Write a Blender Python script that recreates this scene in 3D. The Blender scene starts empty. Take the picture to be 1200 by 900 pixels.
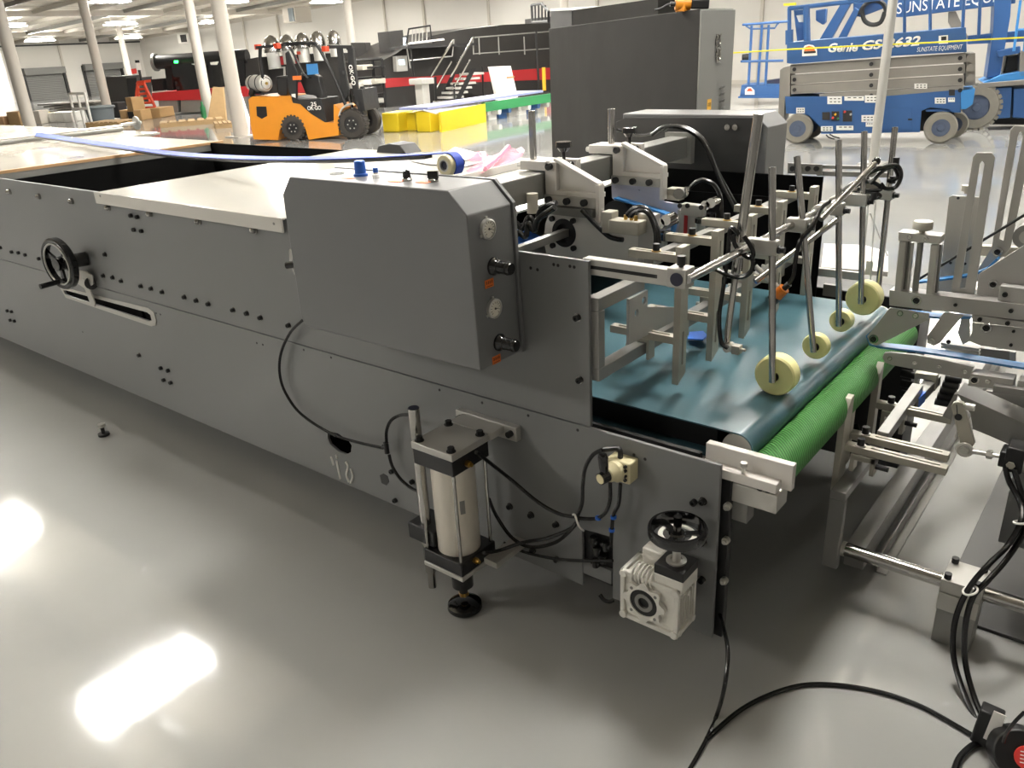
import bpy, bmesh, math, random
from mathutils import Vector, Matrix
from mathutils.geometry import tessellate_polygon
random.seed(7)
SC = bpy.context.scene
COL = SC.collection
PI = math.pi

# ---------------------------------------------------------------- camera
CAMH = 1.65; FPX = 942.0
yaw, pitch, roll = math.radians(129.75), math.radians(23.0), math.radians(-3.1)
cF = Vector((math.cos(pitch)*math.cos(yaw), math.cos(pitch)*math.sin(yaw), -math.sin(pitch)))
r0 = Vector((math.sin(yaw), -math.cos(yaw), 0)); u0 = r0.cross(cF)
cR = r0*math.cos(roll) + u0*math.sin(roll)
cU = -r0*math.sin(roll) + u0*math.cos(roll)
C0 = Vector((0, 0, CAMH))
cam = bpy.data.cameras.new('camera'); cam.sensor_width = 36; cam.lens = FPX/1200*36; cam.clip_end = 300; cam.clip_start = .05
camo = bpy.data.objects.new('camera', cam); COL.objects.link(camo)
camo.matrix_world = Matrix.Translation(C0) @ Matrix((cR, cU, -cF)).transposed().to_4x4()
SC.camera = camo

def ray(x, y): return cF + cR*((x-600)/FPX) - cU*((y-450)/FPX)
def A(x, y, ax, v):
    """point of the place seen at x, y on the plane ax = v"""
    d = ray(x, y); i = 'xyz'.index(ax); t = (v-C0[i])/d[i]; return C0 + d*t
def AD(x, y, dep): return C0 + ray(x, y)*dep
def AP(x, y, P0, N):
    d = ray(x, y); t = (P0-C0).dot(N)/d.dot(N); return C0 + d*t

# ---------------------------------------------------------------- materials
def lin(c):
    return tuple(((v/255)/12.92 if v/255 <= .04045 else ((v/255+.055)/1.055)**2.4) for v in c)
MATS = {}
def mat(name, rgb, rough=.5, metal=0., noise=0., nscale=8., bump=0., bscale=60., emit=0., alpha=1., spec=.5, coat=0., trans=0., stretch=None):
    m = bpy.data.materials.new(name); m.use_nodes = True; nt = m.node_tree; b = nt.nodes['Principled BSDF']
    c = (*lin(rgb), 1)
    b.inputs['Base Color'].default_value = c; b.inputs['Roughness'].default_value = rough
    b.inputs['Metallic'].default_value = metal; b.inputs['Specular IOR Level'].default_value = spec
    b.inputs['Coat Weight'].default_value = coat; b.inputs['Coat Roughness'].default_value = .08
    b.inputs['Transmission Weight'].default_value = trans
    if alpha < 1: b.inputs['Alpha'].default_value = alpha
    if emit: b.inputs['Emission Color'].default_value = c; b.inputs['Emission Strength'].default_value = emit
    tc = nt.nodes.new('ShaderNodeTexCoord'); mp = nt.nodes.new('ShaderNodeMapping')
    nt.links.new(tc.outputs['Object'], mp.inputs[0])
    if stretch: mp.inputs['Scale'].default_value = stretch
    n = nt.nodes.new('ShaderNodeTexNoise'); n.inputs['Scale'].default_value = nscale; n.inputs['Detail'].default_value = 5
    nt.links.new(mp.outputs[0], n.inputs[0])
    if noise:
        mx = nt.nodes.new('ShaderNodeMix'); mx.data_type = 'RGBA'
        mx.inputs[6].default_value = tuple(v*(1-noise) for v in c[:3])+(1,)
        mx.inputs[7].default_value = tuple(min(1, v*(1+noise)) for v in c[:3])+(1,)
        nt.links.new(n.outputs['Fac'], mx.inputs[0]); nt.links.new(mx.outputs[2], b.inputs['Base Color'])
        mr = nt.nodes.new('ShaderNodeMapRange'); mr.inputs[3].default_value = max(.02, rough-.08); mr.inputs[4].default_value = min(1, rough+.08)
        nt.links.new(n.outputs['Fac'], mr.inputs[0]); nt.links.new(mr.outputs[0], b.inputs['Roughness'])
    if bump:
        n2 = nt.nodes.new('ShaderNodeTexNoise'); n2.inputs['Scale'].default_value = bscale
        nt.links.new(mp.outputs[0], n2.inputs[0])
        bm_ = nt.nodes.new('ShaderNodeBump'); bm_.inputs['Strength'].default_value = bump; bm_.inputs['Distance'].default_value = .01
        nt.links.new(n2.outputs['Fac'], bm_.inputs['Height']); nt.links.new(bm_.outputs[0], b.inputs['Normal'])
    MATS[name] = m; return m
M = MATS
mat('panel', (120, 121, 121), .38, 0, .05, 3, .03, 400)
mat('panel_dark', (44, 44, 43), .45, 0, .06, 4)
mat('cabinet', (112, 113, 114), .33, 0, .03, 3, .02, 500)
mat('enclosure', (30, 29, 27), .8, 0, .03, 2, spec=.15)  # long face: its shade is put into the dark colour
mat('enclosure_lit_end', (118, 118, 115), .5, 0, .03, 2)  # end face: lighter colour stands for the light falling on it
mat('black', (16, 16, 17), .45, 0, .1, 10)
mat('shade_black', (9, 9, 9), .9, spec=.1)  # near-black tone carries the shade inside the machine frame
mat('beam_steel', (150, 150, 146), .4, .6, .1, 14, .04, 160)
mat('gloss_black', (10, 10, 11), .12, 0, coat=.5)
mat('rubber', (13, 13, 14), .38)
mat('hose', (14, 14, 15), .25)
mat('steel', (200, 198, 192), .34, .7, .08, 12, .04, 200)
mat('chrome', (178, 176, 172), .16, 1, .03, 6)
mat('alu', (186, 184, 178), .42, .35, .06, 14, .04, 160)
mat('alu_dark', (136, 135, 131), .4, .4, .08, 10)
mat('nickel', (180, 176, 164), .42, .3, .06, 20, .04, 150)
mat('casting', (226, 223, 215), .42, .3, .08, 30, .25, 220)
mat('white_paint', (220, 216, 210), .42, 0, .03, 10, .04, 120)
mat('cream', (226, 216, 176), .4, 0, .05, 10)
mat('silver_tube', (222, 215, 202), .32, .25, .03, 5)
mat('grey_plate', (178, 176, 173), .42, .15, .04, 6)
mat('hang_plate', (214, 211, 206), .42, .1, .04, 6)
mat('lilac_plate', (196, 196, 212), .42, .1, .03, 6)
mat('grey_bar', (142, 141, 138), .42, .2, .05, 8)
mat('cover_white', (208, 205, 197), .12, 0, .02, 2, coat=.3)
mat('table_top', (180, 175, 165), .16, 0, .06, 1.2)
mat('tan', (176, 140, 100), .5)
mat('yellow', (255, 246, 176), .5, 0, .06, 14, .1, 60)
mat('yellow_metal', (222, 194, 34), .45, 0, .05, 6)
mat('blue', (26, 92, 200), .5)
mat('strap', (26, 66, 178), .5)
mat('knob_blue', (34, 100, 200), .35)
mat('tape_blue', (52, 118, 226), .45)
mat('belt_blue', (60, 132, 196), .4)
mat('red', (178, 34, 40), .45)
mat('orange_label', (222, 112, 40), .5)
mat('yellow_label', (232, 176, 40), .5)
mat('ink', (30, 26, 24), .6)
mat('white', (236, 234, 228), .5)
mat('gauge_face', (222, 218, 205), .3)
mat('pink', (236, 150, 178), .15, 0, .15, 9, .3, 30, alpha=.72)
mat('clear', (225, 225, 220), .08, 0, alpha=.45)
mat('glass', (215, 220, 218), .05, 0, alpha=.35)
mat('lift_blue', (44, 84, 136), .4, 0, .08, 3)
mat('lift_grey', (128, 124, 117), .55, 0, .12, 6)
mat('tyre_grey', (132, 128, 118), .75, 0, .15, 14)
mat('rim_blue', (76, 88, 110), .6, 0, .3, 12)
mat('tyre', (48, 44, 40), .75, 0, .2, 20)
mat('fork_orange', (206, 132, 30), .42, 0, .1, 5)
mat('wall', (212, 209, 202), .75, 0, .03, 1)
mat('trim', (188, 182, 171), .7)
mat('ceiling', (188, 182, 170), .85, 0, .05, .6)
mat('shutter', (112, 112, 109), .6, 0, .03, 2)
mat('column', (204, 198, 188), .5, 0, .02, 2)
mat('cardboard', (176, 142, 98), .8, 0, .08, 6)
mat('wood', (168, 140, 100), .8, 0, .15, 9)
mat('red_orange', (208, 70, 40), .5)
mat('bin_grey', (104, 112, 116), .6)
mat('green', (40, 120, 70), .5)
mat('tape_yellow', (226, 214, 40), .5)
mat('mach_black', (36, 34, 32), .5, 0, .05, 1)
mat('mach_red', (168, 34, 38), .5, 0, .04, 2)
mat('lamp', (255, 252, 246), .5, emit=120)
mat('lilac', (150, 156, 196), .4)
mat('screen', (210, 225, 235), .3, emit=1.2)
mat('green_led', (60, 255, 110), .3, emit=6)
mat('film_grey', (150, 156, 146), .2, 0, .1, 8, .2, 20, alpha=.8)
mat('red_button', (216, 60, 54), .4)
mat('amber', (206, 112, 30), .2)
mat('brass', (196, 160, 84), .3, 1)
mat('slate', (40, 42, 60), .5)

def stripes(name, c1, c2, scale, rough, bump=.6, vec='Object', rot=(0, 0, 0), dist=.004, prof='SIN', detail=0, distort=0, lo=.3, hi=.6):
    m = bpy.data.materials.new(name); m.use_nodes = True; nt = m.node_tree; b = nt.nodes['Principled BSDF']
    tc = nt.nodes.new('ShaderNodeTexCoord'); mp = nt.nodes.new('ShaderNodeMapping'); mp.inputs['Rotation'].default_value = rot
    nt.links.new(tc.outputs[vec], mp.inputs[0])
    w = nt.nodes.new('ShaderNodeTexWave'); w.inputs['Scale'].default_value = scale; w.inputs['Detail'].default_value = detail; w.inputs['Distortion'].default_value = distort
    w.wave_profile = prof
    nt.links.new(mp.outputs[0], w.inputs[0])
    rp = nt.nodes.new('ShaderNodeValToRGB'); rp.color_ramp.elements[0].position = lo; rp.color_ramp.elements[1].position = hi
    rp.color_ramp.elements[0].color = (*lin(c1), 1); rp.color_ramp.elements[1].color = (*lin(c2), 1)
    nt.links.new(w.outputs['Fac'], rp.inputs[0]); nt.links.new(rp.outputs[0], b.inputs['Base Color'])
    b.inputs['Roughness'].default_value = rough
    if bump:
        bp = nt.nodes.new('ShaderNodeBump'); bp.inputs['Strength'].default_value = bump; bp.inputs['Distance'].default_value = dist
        nt.links.new(w.outputs['Fac'], bp.inputs['Height']); nt.links.new(bp.outputs[0], b.inputs['Normal'])
    MATS[name] = m; return m
stripes('green_mesh', (22, 74, 28), (74, 146, 66), 38, .6, .7, rot=(0, 0, math.radians(-48)), lo=.05, hi=.6, dist=.004)
stripes('roof_deck', (176, 169, 157), (222, 216, 204), .7, .85, .4, dist=.05, lo=.05, hi=.25)
stripes('shutter_slats', (98, 98, 95), (122, 122, 119), 3.5, .6, .6, rot=(0, PI/2, 0), dist=.02)

def belt_material():
    m = mat('teal_belt', (64, 96, 106), .36, 0, .06, 5, .03, 40, stretch=(1, 6, 1)); return m
belt_material()

def floor_material():
    m = bpy.data.materials.new('epoxy_floor'); m.use_nodes = True; nt = m.node_tree; b = nt.nodes['Principled BSDF']
    tc = nt.nodes.new('ShaderNodeTexCoord')
    n1 = nt.nodes.new('ShaderNodeTexNoise'); n1.inputs['Scale'].default_value = .8; n1.inputs['Detail'].default_value = 6; n1.inputs['Roughness'].default_value = .6
    n2 = nt.nodes.new('ShaderNodeTexNoise'); n2.inputs['Scale'].default_value = 2.2; n2.inputs['Detail'].default_value = 10; n2.inputs['Roughness'].default_value = .65
    nt.links.new(tc.outputs['Object'], n1.inputs[0]); nt.links.new(tc.outputs['Object'], n2.inputs[0])
    mx = nt.nodes.new('ShaderNodeMix'); mx.data_type = 'RGBA'; nt.links.new(n1.outputs['Fac'], mx.inputs[0])
    mx.inputs[6].default_value = (*lin((146, 146, 144)), 1); mx.inputs[7].default_value = (*lin((166, 166, 163)), 1)
    nt.links.new(mx.outputs[2], b.inputs['Base Color'])
    mr = nt.nodes.new('ShaderNodeMapRange'); mr.inputs[1].default_value = .3; mr.inputs[2].default_value = .7; mr.inputs[3].default_value = .045; mr.inputs[4].default_value = .09
    nt.links.new(n2.outputs['Fac'], mr.inputs[0])
    n5 = nt.nodes.new('ShaderNodeTexNoise'); n5.inputs['Scale'].default_value = 6; n5.inputs['Detail'].default_value = 3; n5.inputs['Distortion'].default_value = 4
    nt.links.new(tc.outputs['Object'], n5.inputs[0])
    def mth(op, a, v=None, c=None):
        q = nt.nodes.new('ShaderNodeMath'); q.operation = op; nt.links.new(a, q.inputs[0])
        if v is not None: q.inputs[1].default_value = v
        if c is not None: nt.links.new(c, q.inputs[1])
        return q.outputs[0]
    line = mth('LESS_THAN', mth('ABSOLUTE', mth('SUBTRACT', n5.outputs['Fac'], .5)), .0035)
    patch = mth('GREATER_THAN', n1.outputs['Fac'], .55)
    scr = mth('MULTIPLY', mth('MULTIPLY', line, None, patch), .16)
    nt.links.new(mth('ADD', mr.outputs[0], None, scr), b.inputs['Roughness'])
    # worn scratches and a fine orange-peel of the coating
    n3 = nt.nodes.new('ShaderNodeTexNoise'); n3.inputs['Scale'].default_value = 5; n3.inputs['Detail'].default_value = 2
    nt.links.new(tc.outputs['Object'], n3.inputs[0])
    bp = nt.nodes.new('ShaderNodeBump'); bp.inputs['Strength'].default_value = .06; bp.inputs['Distance'].default_value = .01
    nt.links.new(n3.outputs['Fac'], bp.inputs['Height']); nt.links.new(bp.outputs[0], b.inputs['Normal'])
    b.inputs['Specular IOR Level'].default_value = .5
    MATS['epoxy_floor'] = m
floor_material()

# ---------------------------------------------------------------- mesh builder
def frame(z, up=None):
    z = z.normalized()
    if up is None: up = Vector((0, 0, 1)) if abs(z.z) < .9 else Vector((1, 0, 0))
    x = up.cross(z).normalized(); y = z.cross(x); return x, y, z

class MB:
    def __init__(s): s.v = []; s.f = []; s.mi = []; s.m = 0
    def add(s, vs, fs):
        o = len(s.v); s.v += [Vector(v) for v in vs]; s.f += [tuple(i+o for i in f) for f in fs]; s.mi += [s.m]*len(fs); return s
    def mat(s, m): s.m = m; return s
    def box(s, c, d, rz=0):
        hx, hy, hz = d[0]/2, d[1]/2, d[2]/2; R = Matrix.Rotation(rz, 3, 'Z'); c = Vector(c)
        vs = [c + R @ Vector((sx*hx, sy*hy, sz*hz)) for sx in (-1, 1) for sy in (-1, 1) for sz in (-1, 1)]
        return s.add(vs, [(0, 1, 3, 2), (4, 6, 7, 5), (0, 4, 5, 1), (2, 3, 7, 6), (0, 2, 6, 4), (1, 5, 7, 3)])
    def bb(s, a, b):
        a = Vector(a); b = Vector(b); return s.box((a+b)/2, [abs(b[i]-a[i]) for i in range(3)])
    def bar(s, p0, p1, w, h, up=None):
        """rectangular bar; h along up, w across"""
        p0 = Vector(p0); p1 = Vector(p1); z = (p1-p0).normalized()
        up = Vector(up) if up is not None else (Vector((0, 0, 1)) if abs(z.z) < .95 else Vector((1, 0, 0)))
        x = up.cross(z).normalized(); y = z.cross(x)
        vs = [p + x*sx*w/2 + y*sy*h/2 for p in (p0, p1) for sx, sy in ((-1, -1), (1, -1), (1, 1), (-1, 1))]
        return s.add(vs, [(3, 2, 1, 0), (4, 5, 6, 7), (0, 1, 5, 4), (1, 2, 6, 5), (2, 3, 7, 6), (3, 0, 4, 7)])
    def cyl(s, p0, p1, r, r2=None, n=20):
        p0 = Vector(p0); p1 = Vector(p1); r2 = r if r2 is None else r2
        x, y, z = frame(p1-p0); vs = []
        for p, rr in ((p0, r), (p1, r2)):
            vs += [p + x*rr*math.cos(2*PI*i/n) + y*rr*math.sin(2*PI*i/n) for i in range(n)]
        fs = [(i, (i+1) % n, n+(i+1) % n, n+i) for i in range(n)] + [tuple(range(n-1, -1, -1)), tuple(range(n, 2*n))]
        return s.add(vs, fs)
    def lathe(s, p0, ax, prof, n=28, closed=False):
        """prof: list of (r, h) along ax from p0"""
        p0 = Vector(p0); x, y, z = frame(Vector(ax)); vs = []
        for r, h in prof: vs += [p0 + z*h + x*r*math.cos(2*PI*i/n) + y*r*math.sin(2*PI*i/n) for i in range(n)]
        k = len(prof); fs = []
        for j in range(k if closed else k-1):
            a = j*n; b = ((j+1) % k)*n
            fs += [(a+i, a+(i+1) % n, b+(i+1) % n, b+i) for i in range(n)]
        if not closed:
            fs += [tuple(range(n-1, -1, -1)), tuple(range((k-1)*n, k*n))]
        return s.add(vs, fs)
    def torus(s, c, ax, R, r, n=32, k=12, arc=2*PI, up=None):
        c = Vector(c); x, y, z = frame(Vector(ax), up); pts = [c + x*R*math.cos(arc*i/n) + y*R*math.sin(arc*i/n) for i in range(n+(0 if arc >= 2*PI-.01 else 1))]
        return s.tube(pts, r, k, closed=arc >= 2*PI-.01)
    def tube(s, pts, r, k=10, closed=False, smooth=0):
        pts = [Vector(p) for p in pts]
        if smooth: pts = spline(pts, smooth)
        n = len(pts); vs = []; up = None
        for i, p in enumerate(pts):
            if closed: t = (pts[(i+1) % n]-pts[i-1])
            else: t = pts[min(i+1, n-1)]-pts[max(i-1, 0)]
            t.normalize()
            if up is None: x, y, _ = frame(t)
            else:
                x = (up - t*up.dot(t)).normalized(); y = t.cross(x)
            up = x
            vs += [p + x*r*math.cos(2*PI*j/k) + y*r*math.sin(2*PI*j/k) for j in range(k)]
        fs = []
        for i in range(n if closed else n-1):
            a = i*k; b = ((i+1) % n)*k
            fs += [(a+j, a+(j+1) % k, b+(j+1) % k, b+j) for j in range(k)]
        if not closed: fs += [tuple(range(k-1, -1, -1)), tuple(range((n-1)*k, n*k))]
        return s.add(vs, fs)
    def prism(s, pts, d, holes=()):
        """extrude planar 3-D polygon (with holes) by vector d"""
        loops = [[Vector(p) for p in pts]] + [[Vector(p) for p in h] for h in holes]; d = Vector(d)
        flat = [p for l in loops for p in l]; N = len(flat)
        tri = tessellate_polygon(loops)
        fs = [tuple(t) for t in tri] + [tuple(i+N for i in reversed(t)) for t in tri]
        o = 0
        for l in loops:
            k = len(l); fs += [(o+i, o+(i+1) % k, N+o+(i+1) % k, N+o+i) for i in range(k)]; o += k
        return s.add(flat+[p+d for p in flat], fs)
    def sphere(s, c, r, n=16, k=10, sc=(1, 1, 1)):
        c = Vector(c); vs = []; fs = []
        for j in range(k+1):
            t = PI*j/k
            for i in range(n):
                vs.append(c + Vector((r*sc[0]*math.sin(t)*math.cos(2*PI*i/n), r*sc[1]*math.sin(t)*math.sin(2*PI*i/n), r*sc[2]*math.cos(t))))
        for j in range(k): fs += [(j*n+i, j*n+(i+1) % n, (j+1)*n+(i+1) % n, (j+1)*n+i) for i in range(n)]
        return s.add(vs, fs)
    def ribbon(s, pts, w, th, across):
        """flat strap through pts, w wide along 'across', th thick"""
        n = len(pts); vs = []; al = [Vector(a).normalized() for a in across] if isinstance(across, list) else [Vector(across).normalized()]*n
        pts = [Vector(p) for p in pts]
        for i, p in enumerate(pts):
            across = al[i]; t = (pts[min(i+1, n-1)]-pts[max(i-1, 0)]).normalized(); nn = across.cross(t).normalized()
            vs += [p+across*w/2+nn*th/2, p-across*w/2+nn*th/2, p-across*w/2-nn*th/2, p+across*w/2-nn*th/2]
        fs = [(3, 2, 1, 0), tuple(range(4*n-4, 4*n))]
        for i in range(n-1):
            a = 4*i; fs += [(a+j, a+(j+1) % 4, a+4+(j+1) % 4, a+4+j) for j in range(4)]
        return s.add(vs, fs)

def spline(pts, k=8):
    out = []; n = len(pts)
    for i in range(n-1):
        p0 = pts[max(i-1, 0)]; p1 = pts[i]; p2 = pts[i+1]; p3 = pts[min(i+2, n-1)]
        for j in range(k):
            t = j/k
            out.append(.5*((2*p1)+(p2-p0)*t+(2*p0-5*p1+4*p2-p3)*t*t+(3*p1-p0-3*p2+p3)*t**3))
    out.append(pts[-1]); return out

ORG = {}
def build(mb, name, mats, parent=None, label=None, bevel=0., sharp=35, cat=None, group=None, kind=None, local=False, flat=False):
    if isinstance(mats, str): mats = [mats]
    if parent is not None: org = ORG[parent.name]
    elif local or kind == 'structure': org = Vector((0, 0, 0))
    else:
        lo = [min(v[i] for v in mb.v) for i in range(3)]; hi = [max(v[i] for v in mb.v) for i in range(3)]
        org = Vector(((lo[0]+hi[0])/2, (lo[1]+hi[1])/2, lo[2]))
    me = bpy.data.meshes.new(name)
    o_ = org if not local else Vector((0, 0, 0))
    me.from_pydata([v-o_ for v in mb.v], [], mb.f)
    for m in mats: me.materials.append(M[m])
    for p, i in zip(me.polygons, mb.mi): p.material_index = min(i, len(mats)-1)
    bm = bmesh.new(); bm.from_mesh(me); bmesh.ops.recalc_face_normals(bm, faces=bm.faces); bm.to_mesh(me); bm.free()
    if not flat:
        me.polygons.foreach_set('use_smooth', [True]*len(me.polygons)); me.set_sharp_from_angle(angle=math.radians(sharp))
    o = bpy.data.objects.new(name, me); COL.objects.link(o)
    if parent is not None: o.parent = parent
    else: o.location = org if not local else (0, 0, 0)
    ORG[o.name] = org
    if bevel:
        b = o.modifiers.new('bevel', 'BEVEL'); b.width = bevel; b.segments = 2; b.limit_method = 'ANGLE'; b.angle_limit = math.radians(40); b.harden_normals = False
    if label: o['label'] = label
    if cat: o['category'] = cat
    if group: o['group'] = group
    if kind: o['kind'] = kind
    return o
def thing(name, label, cat, loc=(0, 0, 0), group=None):
    o = bpy.data.objects.new(name, None); COL.objects.link(o); o.location = loc; o.empty_display_size = .05
    o['label'] = label; o['category'] = cat
    if group: o['group'] = group
    ORG[o.name] = Vector(loc); return o
def struct(mb, name, mats, bevel=0, flat=False): return build(mb, name, mats, kind='structure', bevel=bevel, flat=flat)
def copy_tree(root, loc, rz=None, label=None, par=None):
    c = root.copy(); COL.objects.link(c)
    if par is None:
        c.location = loc
        if rz is not None: c.rotation_euler.z = rz
        if label: c['label'] = label
    else: c.parent = par
    for ch in root.children: copy_tree(ch, None, par=c)
    return c
def text_on(s, parent, center, xdir, normal, width, height, matn, name='lettering', th=.002, shear=0, bold=0., label=None):
    """letters as a thin raised mesh standing on a surface; xdir reading direction"""
    cu = bpy.data.curves.new(name, 'FONT'); cu.body = s; cu.size = 1; cu.align_x = 'CENTER'; cu.align_y = 'CENTER'; cu.shear = shear; cu.offset = bold
    cu.resolution_u = 3
    t = bpy.data.objects.new(name, cu); COL.objects.link(t)
    bpy.context.view_layer.update()
    me = bpy.data.meshes.new_from_object(t.evaluated_get(bpy.context.evaluated_depsgraph_get()))
    COL.objects.unlink(t); bpy.data.objects.remove(t)
    xs = [v.co.x for v in me.vertices]; ys = [v.co.y for v in me.vertices]
    cx, cy = (min(xs)+max(xs))/2, (min(ys)+max(ys))/2; sx = width/(max(xs)-min(xs)); sy = height/(max(ys)-min(ys))
    x = Vector(xdir).normalized(); z = Vector(normal).normalized(); y = z.cross(x)
    org = ORG[parent.name]
    for v in me.vertices: v.co = Vector(center) - org + x*(v.co.x-cx)*sx + y*(v.co.y-cy)*sy + z*th
    bm = bmesh.new(); bm.from_mesh(me); r = bmesh.ops.extrude_face_region(bm, geom=list(bm.faces))
    for e in r['geom']:
        if isinstance(e, bmesh.types.BMVert): e.co -= z*th*.9
    bmesh.ops.recalc_face_normals(bm, faces=bm.faces); bm.to_mesh(me); bm.free()
    me.materials.clear(); me.materials.append(M[matn])
    o = bpy.data.objects.new(name, me); COL.objects.link(o); o.parent = parent; ORG[o.name] = org
    if label: o['label'] = label
    return o
def slot(cx, cz, w, h, mk, n=6):
    """rounded slot outline; mk(u, v) -> 3-D point; long side h along v if h > w else w along u"""
    pts = []
    if h >= w:
        r = w/2
        for i in range(n+1): a = PI*i/n; pts.append(mk(cx+r*math.cos(a), cz+h/2-r+r*math.sin(a)))
        for i in range(n+1): a = PI+PI*i/n; pts.append(mk(cx+r*math.cos(a), cz-h/2+r+r*math.sin(a)))
    else:
        r = h/2
        for i in range(n+1): a = -PI/2+PI*i/n; pts.append(mk(cx+w/2-r+r*math.cos(a), cz+r*math.sin(a)))
        for i in range(n+1): a = PI/2+PI*i/n; pts.append(mk(cx-w/2+r+r*math.cos(a), cz+r*math.sin(a)))
    return pts
def circ(mk, cu, cv, r, n=20): return [mk(cu+r*math.cos(2*PI*i/n), cv+r*math.sin(2*PI*i/n)) for i in range(n)]
Z = Vector((0, 0, 1)); Y = Vector((0, 1, 0)); X = Vector((1, 0, 0))
def polyY(px, y): return [A(a, b, 'y', y) for a, b in px]
def polyX(px, x): return [A(a, b, 'x', x) for a, b in px]
def polyZ(px, z): return [A(a, b, 'z', z) for a, b in px]
# ================================================================ the folding machine
YP = 1.65
gl = thing('folder_gluer_frame', 'long dark grey machine frame with riveted side panels running across the whole picture', 'machine', (-3.5, 2.3, 0))
FL = Vector((0, .012, 0))
def holeY(px, py, r, y=YP, n=20):
    c = A(px, py, 'y', y); return circ(lambda u, v: Vector((u, y, v)), c.x, c.z, r, n)
slot_out = [(69.5, 336), (74, 337), (173, 361), (180, 366), (183, 376), (182, 381.5), (177, 382.5), (77, 349)]
slot_in = [(74, 340.5), (78, 340.5), (172, 366), (176, 369), (177.6, 375.5), (174.5, 376.5), (80, 347.2), (76, 345)]
m = MB()
low = [Vector((-7.2, YP, .13))] + [Vector((x, YP, .13)) for x in (-1.13,)] + [A(682, 620, 'y', YP), A(718, 630, 'y', YP), A(718, 699, 'y', YP)] + [Vector((-.717, YP, .137)), Vector((-.72, YP, .668)), Vector((-7.2, YP, .668))]
low[1] = Vector((A(682, 620, 'y', YP).x, YP, .13)); low[4] = Vector((low[3].x, YP, .13))
oval = [(384, 508), (388, 506), (396, 508), (407, 515), (412, 522), (411, 530), (405, 533), (396, 529), (387, 521), (384, 514)]
m.prism(low, FL, [polyY(oval, YP), polyY(slot_in, YP)])
lsp = build(m, 'lower_side_panel', 'panel', gl, bevel=.0015)
m = MB().prism([Vector((-7.2, YP, .672)), Vector((-1.102, YP, .672)), Vector((-1.102, YP, 1.135)), Vector((-7.2, YP, 1.135))], FL)
usp = build(m, 'upper_side_panel', 'panel', gl, bevel=.0015)
build(MB().prism(polyY(slot_out, YP-.004), Y*.004, [polyY(slot_in, YP-.004)]), 'slot_trim', 'alu', gl, bevel=.001, label='pale aluminium rim around the long adjusting slot')
build(MB().prism([p+Y*.03 for p in polyY(slot_out, YP)], Y*.004), 'slot_shade_sheet', 'shade_black', gl)  # black sheet behind the slot stands in for the shade inside
build(MB().prism(polyY([(445, 557), (449, 555), (454, 558), (456, 565), (453, 569), (447, 566)], YP-.001), Y*.004), 'hole_dark_patch', 'black', gl)  # black patch painted for the dark of a small hole
# far side
build(MB().bb((-5.2, 3.1, .13), (-1.02, 3.112, 1.13)), 'far_side_panel', 'shade_black', gl)
build(MB().bb((-1.9, 3.09, .66), (-1.0, 3.1, 1.045)), 'far_inner_plate', 'shade_black', gl)
m = MB().bb((-7.2, 1.67, .16), (-1.25, 3.09, .18)); build(m, 'shade_belly_pan', 'shade_black', gl)  # pan added inside the frame to keep the opening dark
for x in (-5.1, -3.6, -2.3):
    build(MB().bb((x-.02, 1.67, .3), (x+.02, 3.09, 1.08)), 'shade_cross_member', 'shade_black', gl)  # crosspieces added so the view through the frame stays dark
for x, z, r in ((-4.4, .98, .022), (-4.05, .98, .022), (-4.75, .9, .03), (-3.9, .8, .03)):
    build(MB().cyl((x, 1.68, z), (x, 3.08, z), r), 'cross_shaft', 'steel' if r > .025 else 'alu_dark', gl)
build(MB().bb((-5.14, 1.662, 1.06), (-5.10, 3.1, 1.128)), 'opening_lip', 'alu_dark', gl)
# table tops
build(MB().bb((-9.5, 1.66, 1.112), (-5.12, 3.2, 1.13)).bb((-9.5, 3.2, 1.112), (-6.4, 3.47, 1.13)), 'far_table_top', 'table_top', gl, bevel=.003, label='beige glossy table top beyond the black opening')
build(MB().bb((-5.12, 1.66, 1.118), (-5.095, 3.2, 1.134)), 'table_edge_strip', 'tan', gl)
m = MB().bb((-3.66, 1.64, 1.131), (-2.34, 3.12, 1.139)).bb((-3.68, 1.632, 1.088), (-2.34, 1.64, 1.139))
cov = build(m, 'table_cover', 'cover_white', gl, bevel=.002, label='glossy white cover sheet over the table')
for px in ((117.5, 229.5), (321, 262)):
    p = A(*px, 'y', 1.632); build(MB().cyl(p, p-Y*.002, .005, n=10), 'screw', 'alu_dark', cov)
build(MB().bb((-2.32, 1.70, 1.112), (-1.72, 3.08, 1.12)), 'inner_table_cover', 'cover_white', gl, bevel=.001)
build(MB().bb((-2.34, 1.70, 1.12), (-2.325, 3.1, 1.15)), 'cover_upstand', 'white_paint', gl)
# legs under the frame so it stands on the floor
for x in (-6.8, -5.0, -3.2):
    for y in (2.1, 3.05):
        build(MB().cyl((x, y, 0), (x, y, .02), .045).cyl((x, y, .02), (x, y, .17), .018), 'levelling_foot', 'black', gl)
build(MB().cyl((-1.15, 3.05, 0), (-1.15, 3.05, .02), .045).cyl((-1.15, 3.05, .02), (-1.15, 3.05, .2), .018), 'levelling_foot', 'black', gl)
# painted mark by the lower edge
for pts in ([(388, 535), (391, 545)], [(394, 533), (395, 537)], [(394.5, 540), (396, 548), (399, 561)], [(405, 541), (408, 547), (406, 556), (409, 565)], [(411, 549), (413.5, 558), (411, 566)]):
    v = polyY(pts, YP-.0015); build(MB().tube(spline(v, 4) if len(v) > 2 else v, .0045, 6), 'paint_mark', 'white', lsp)
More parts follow.
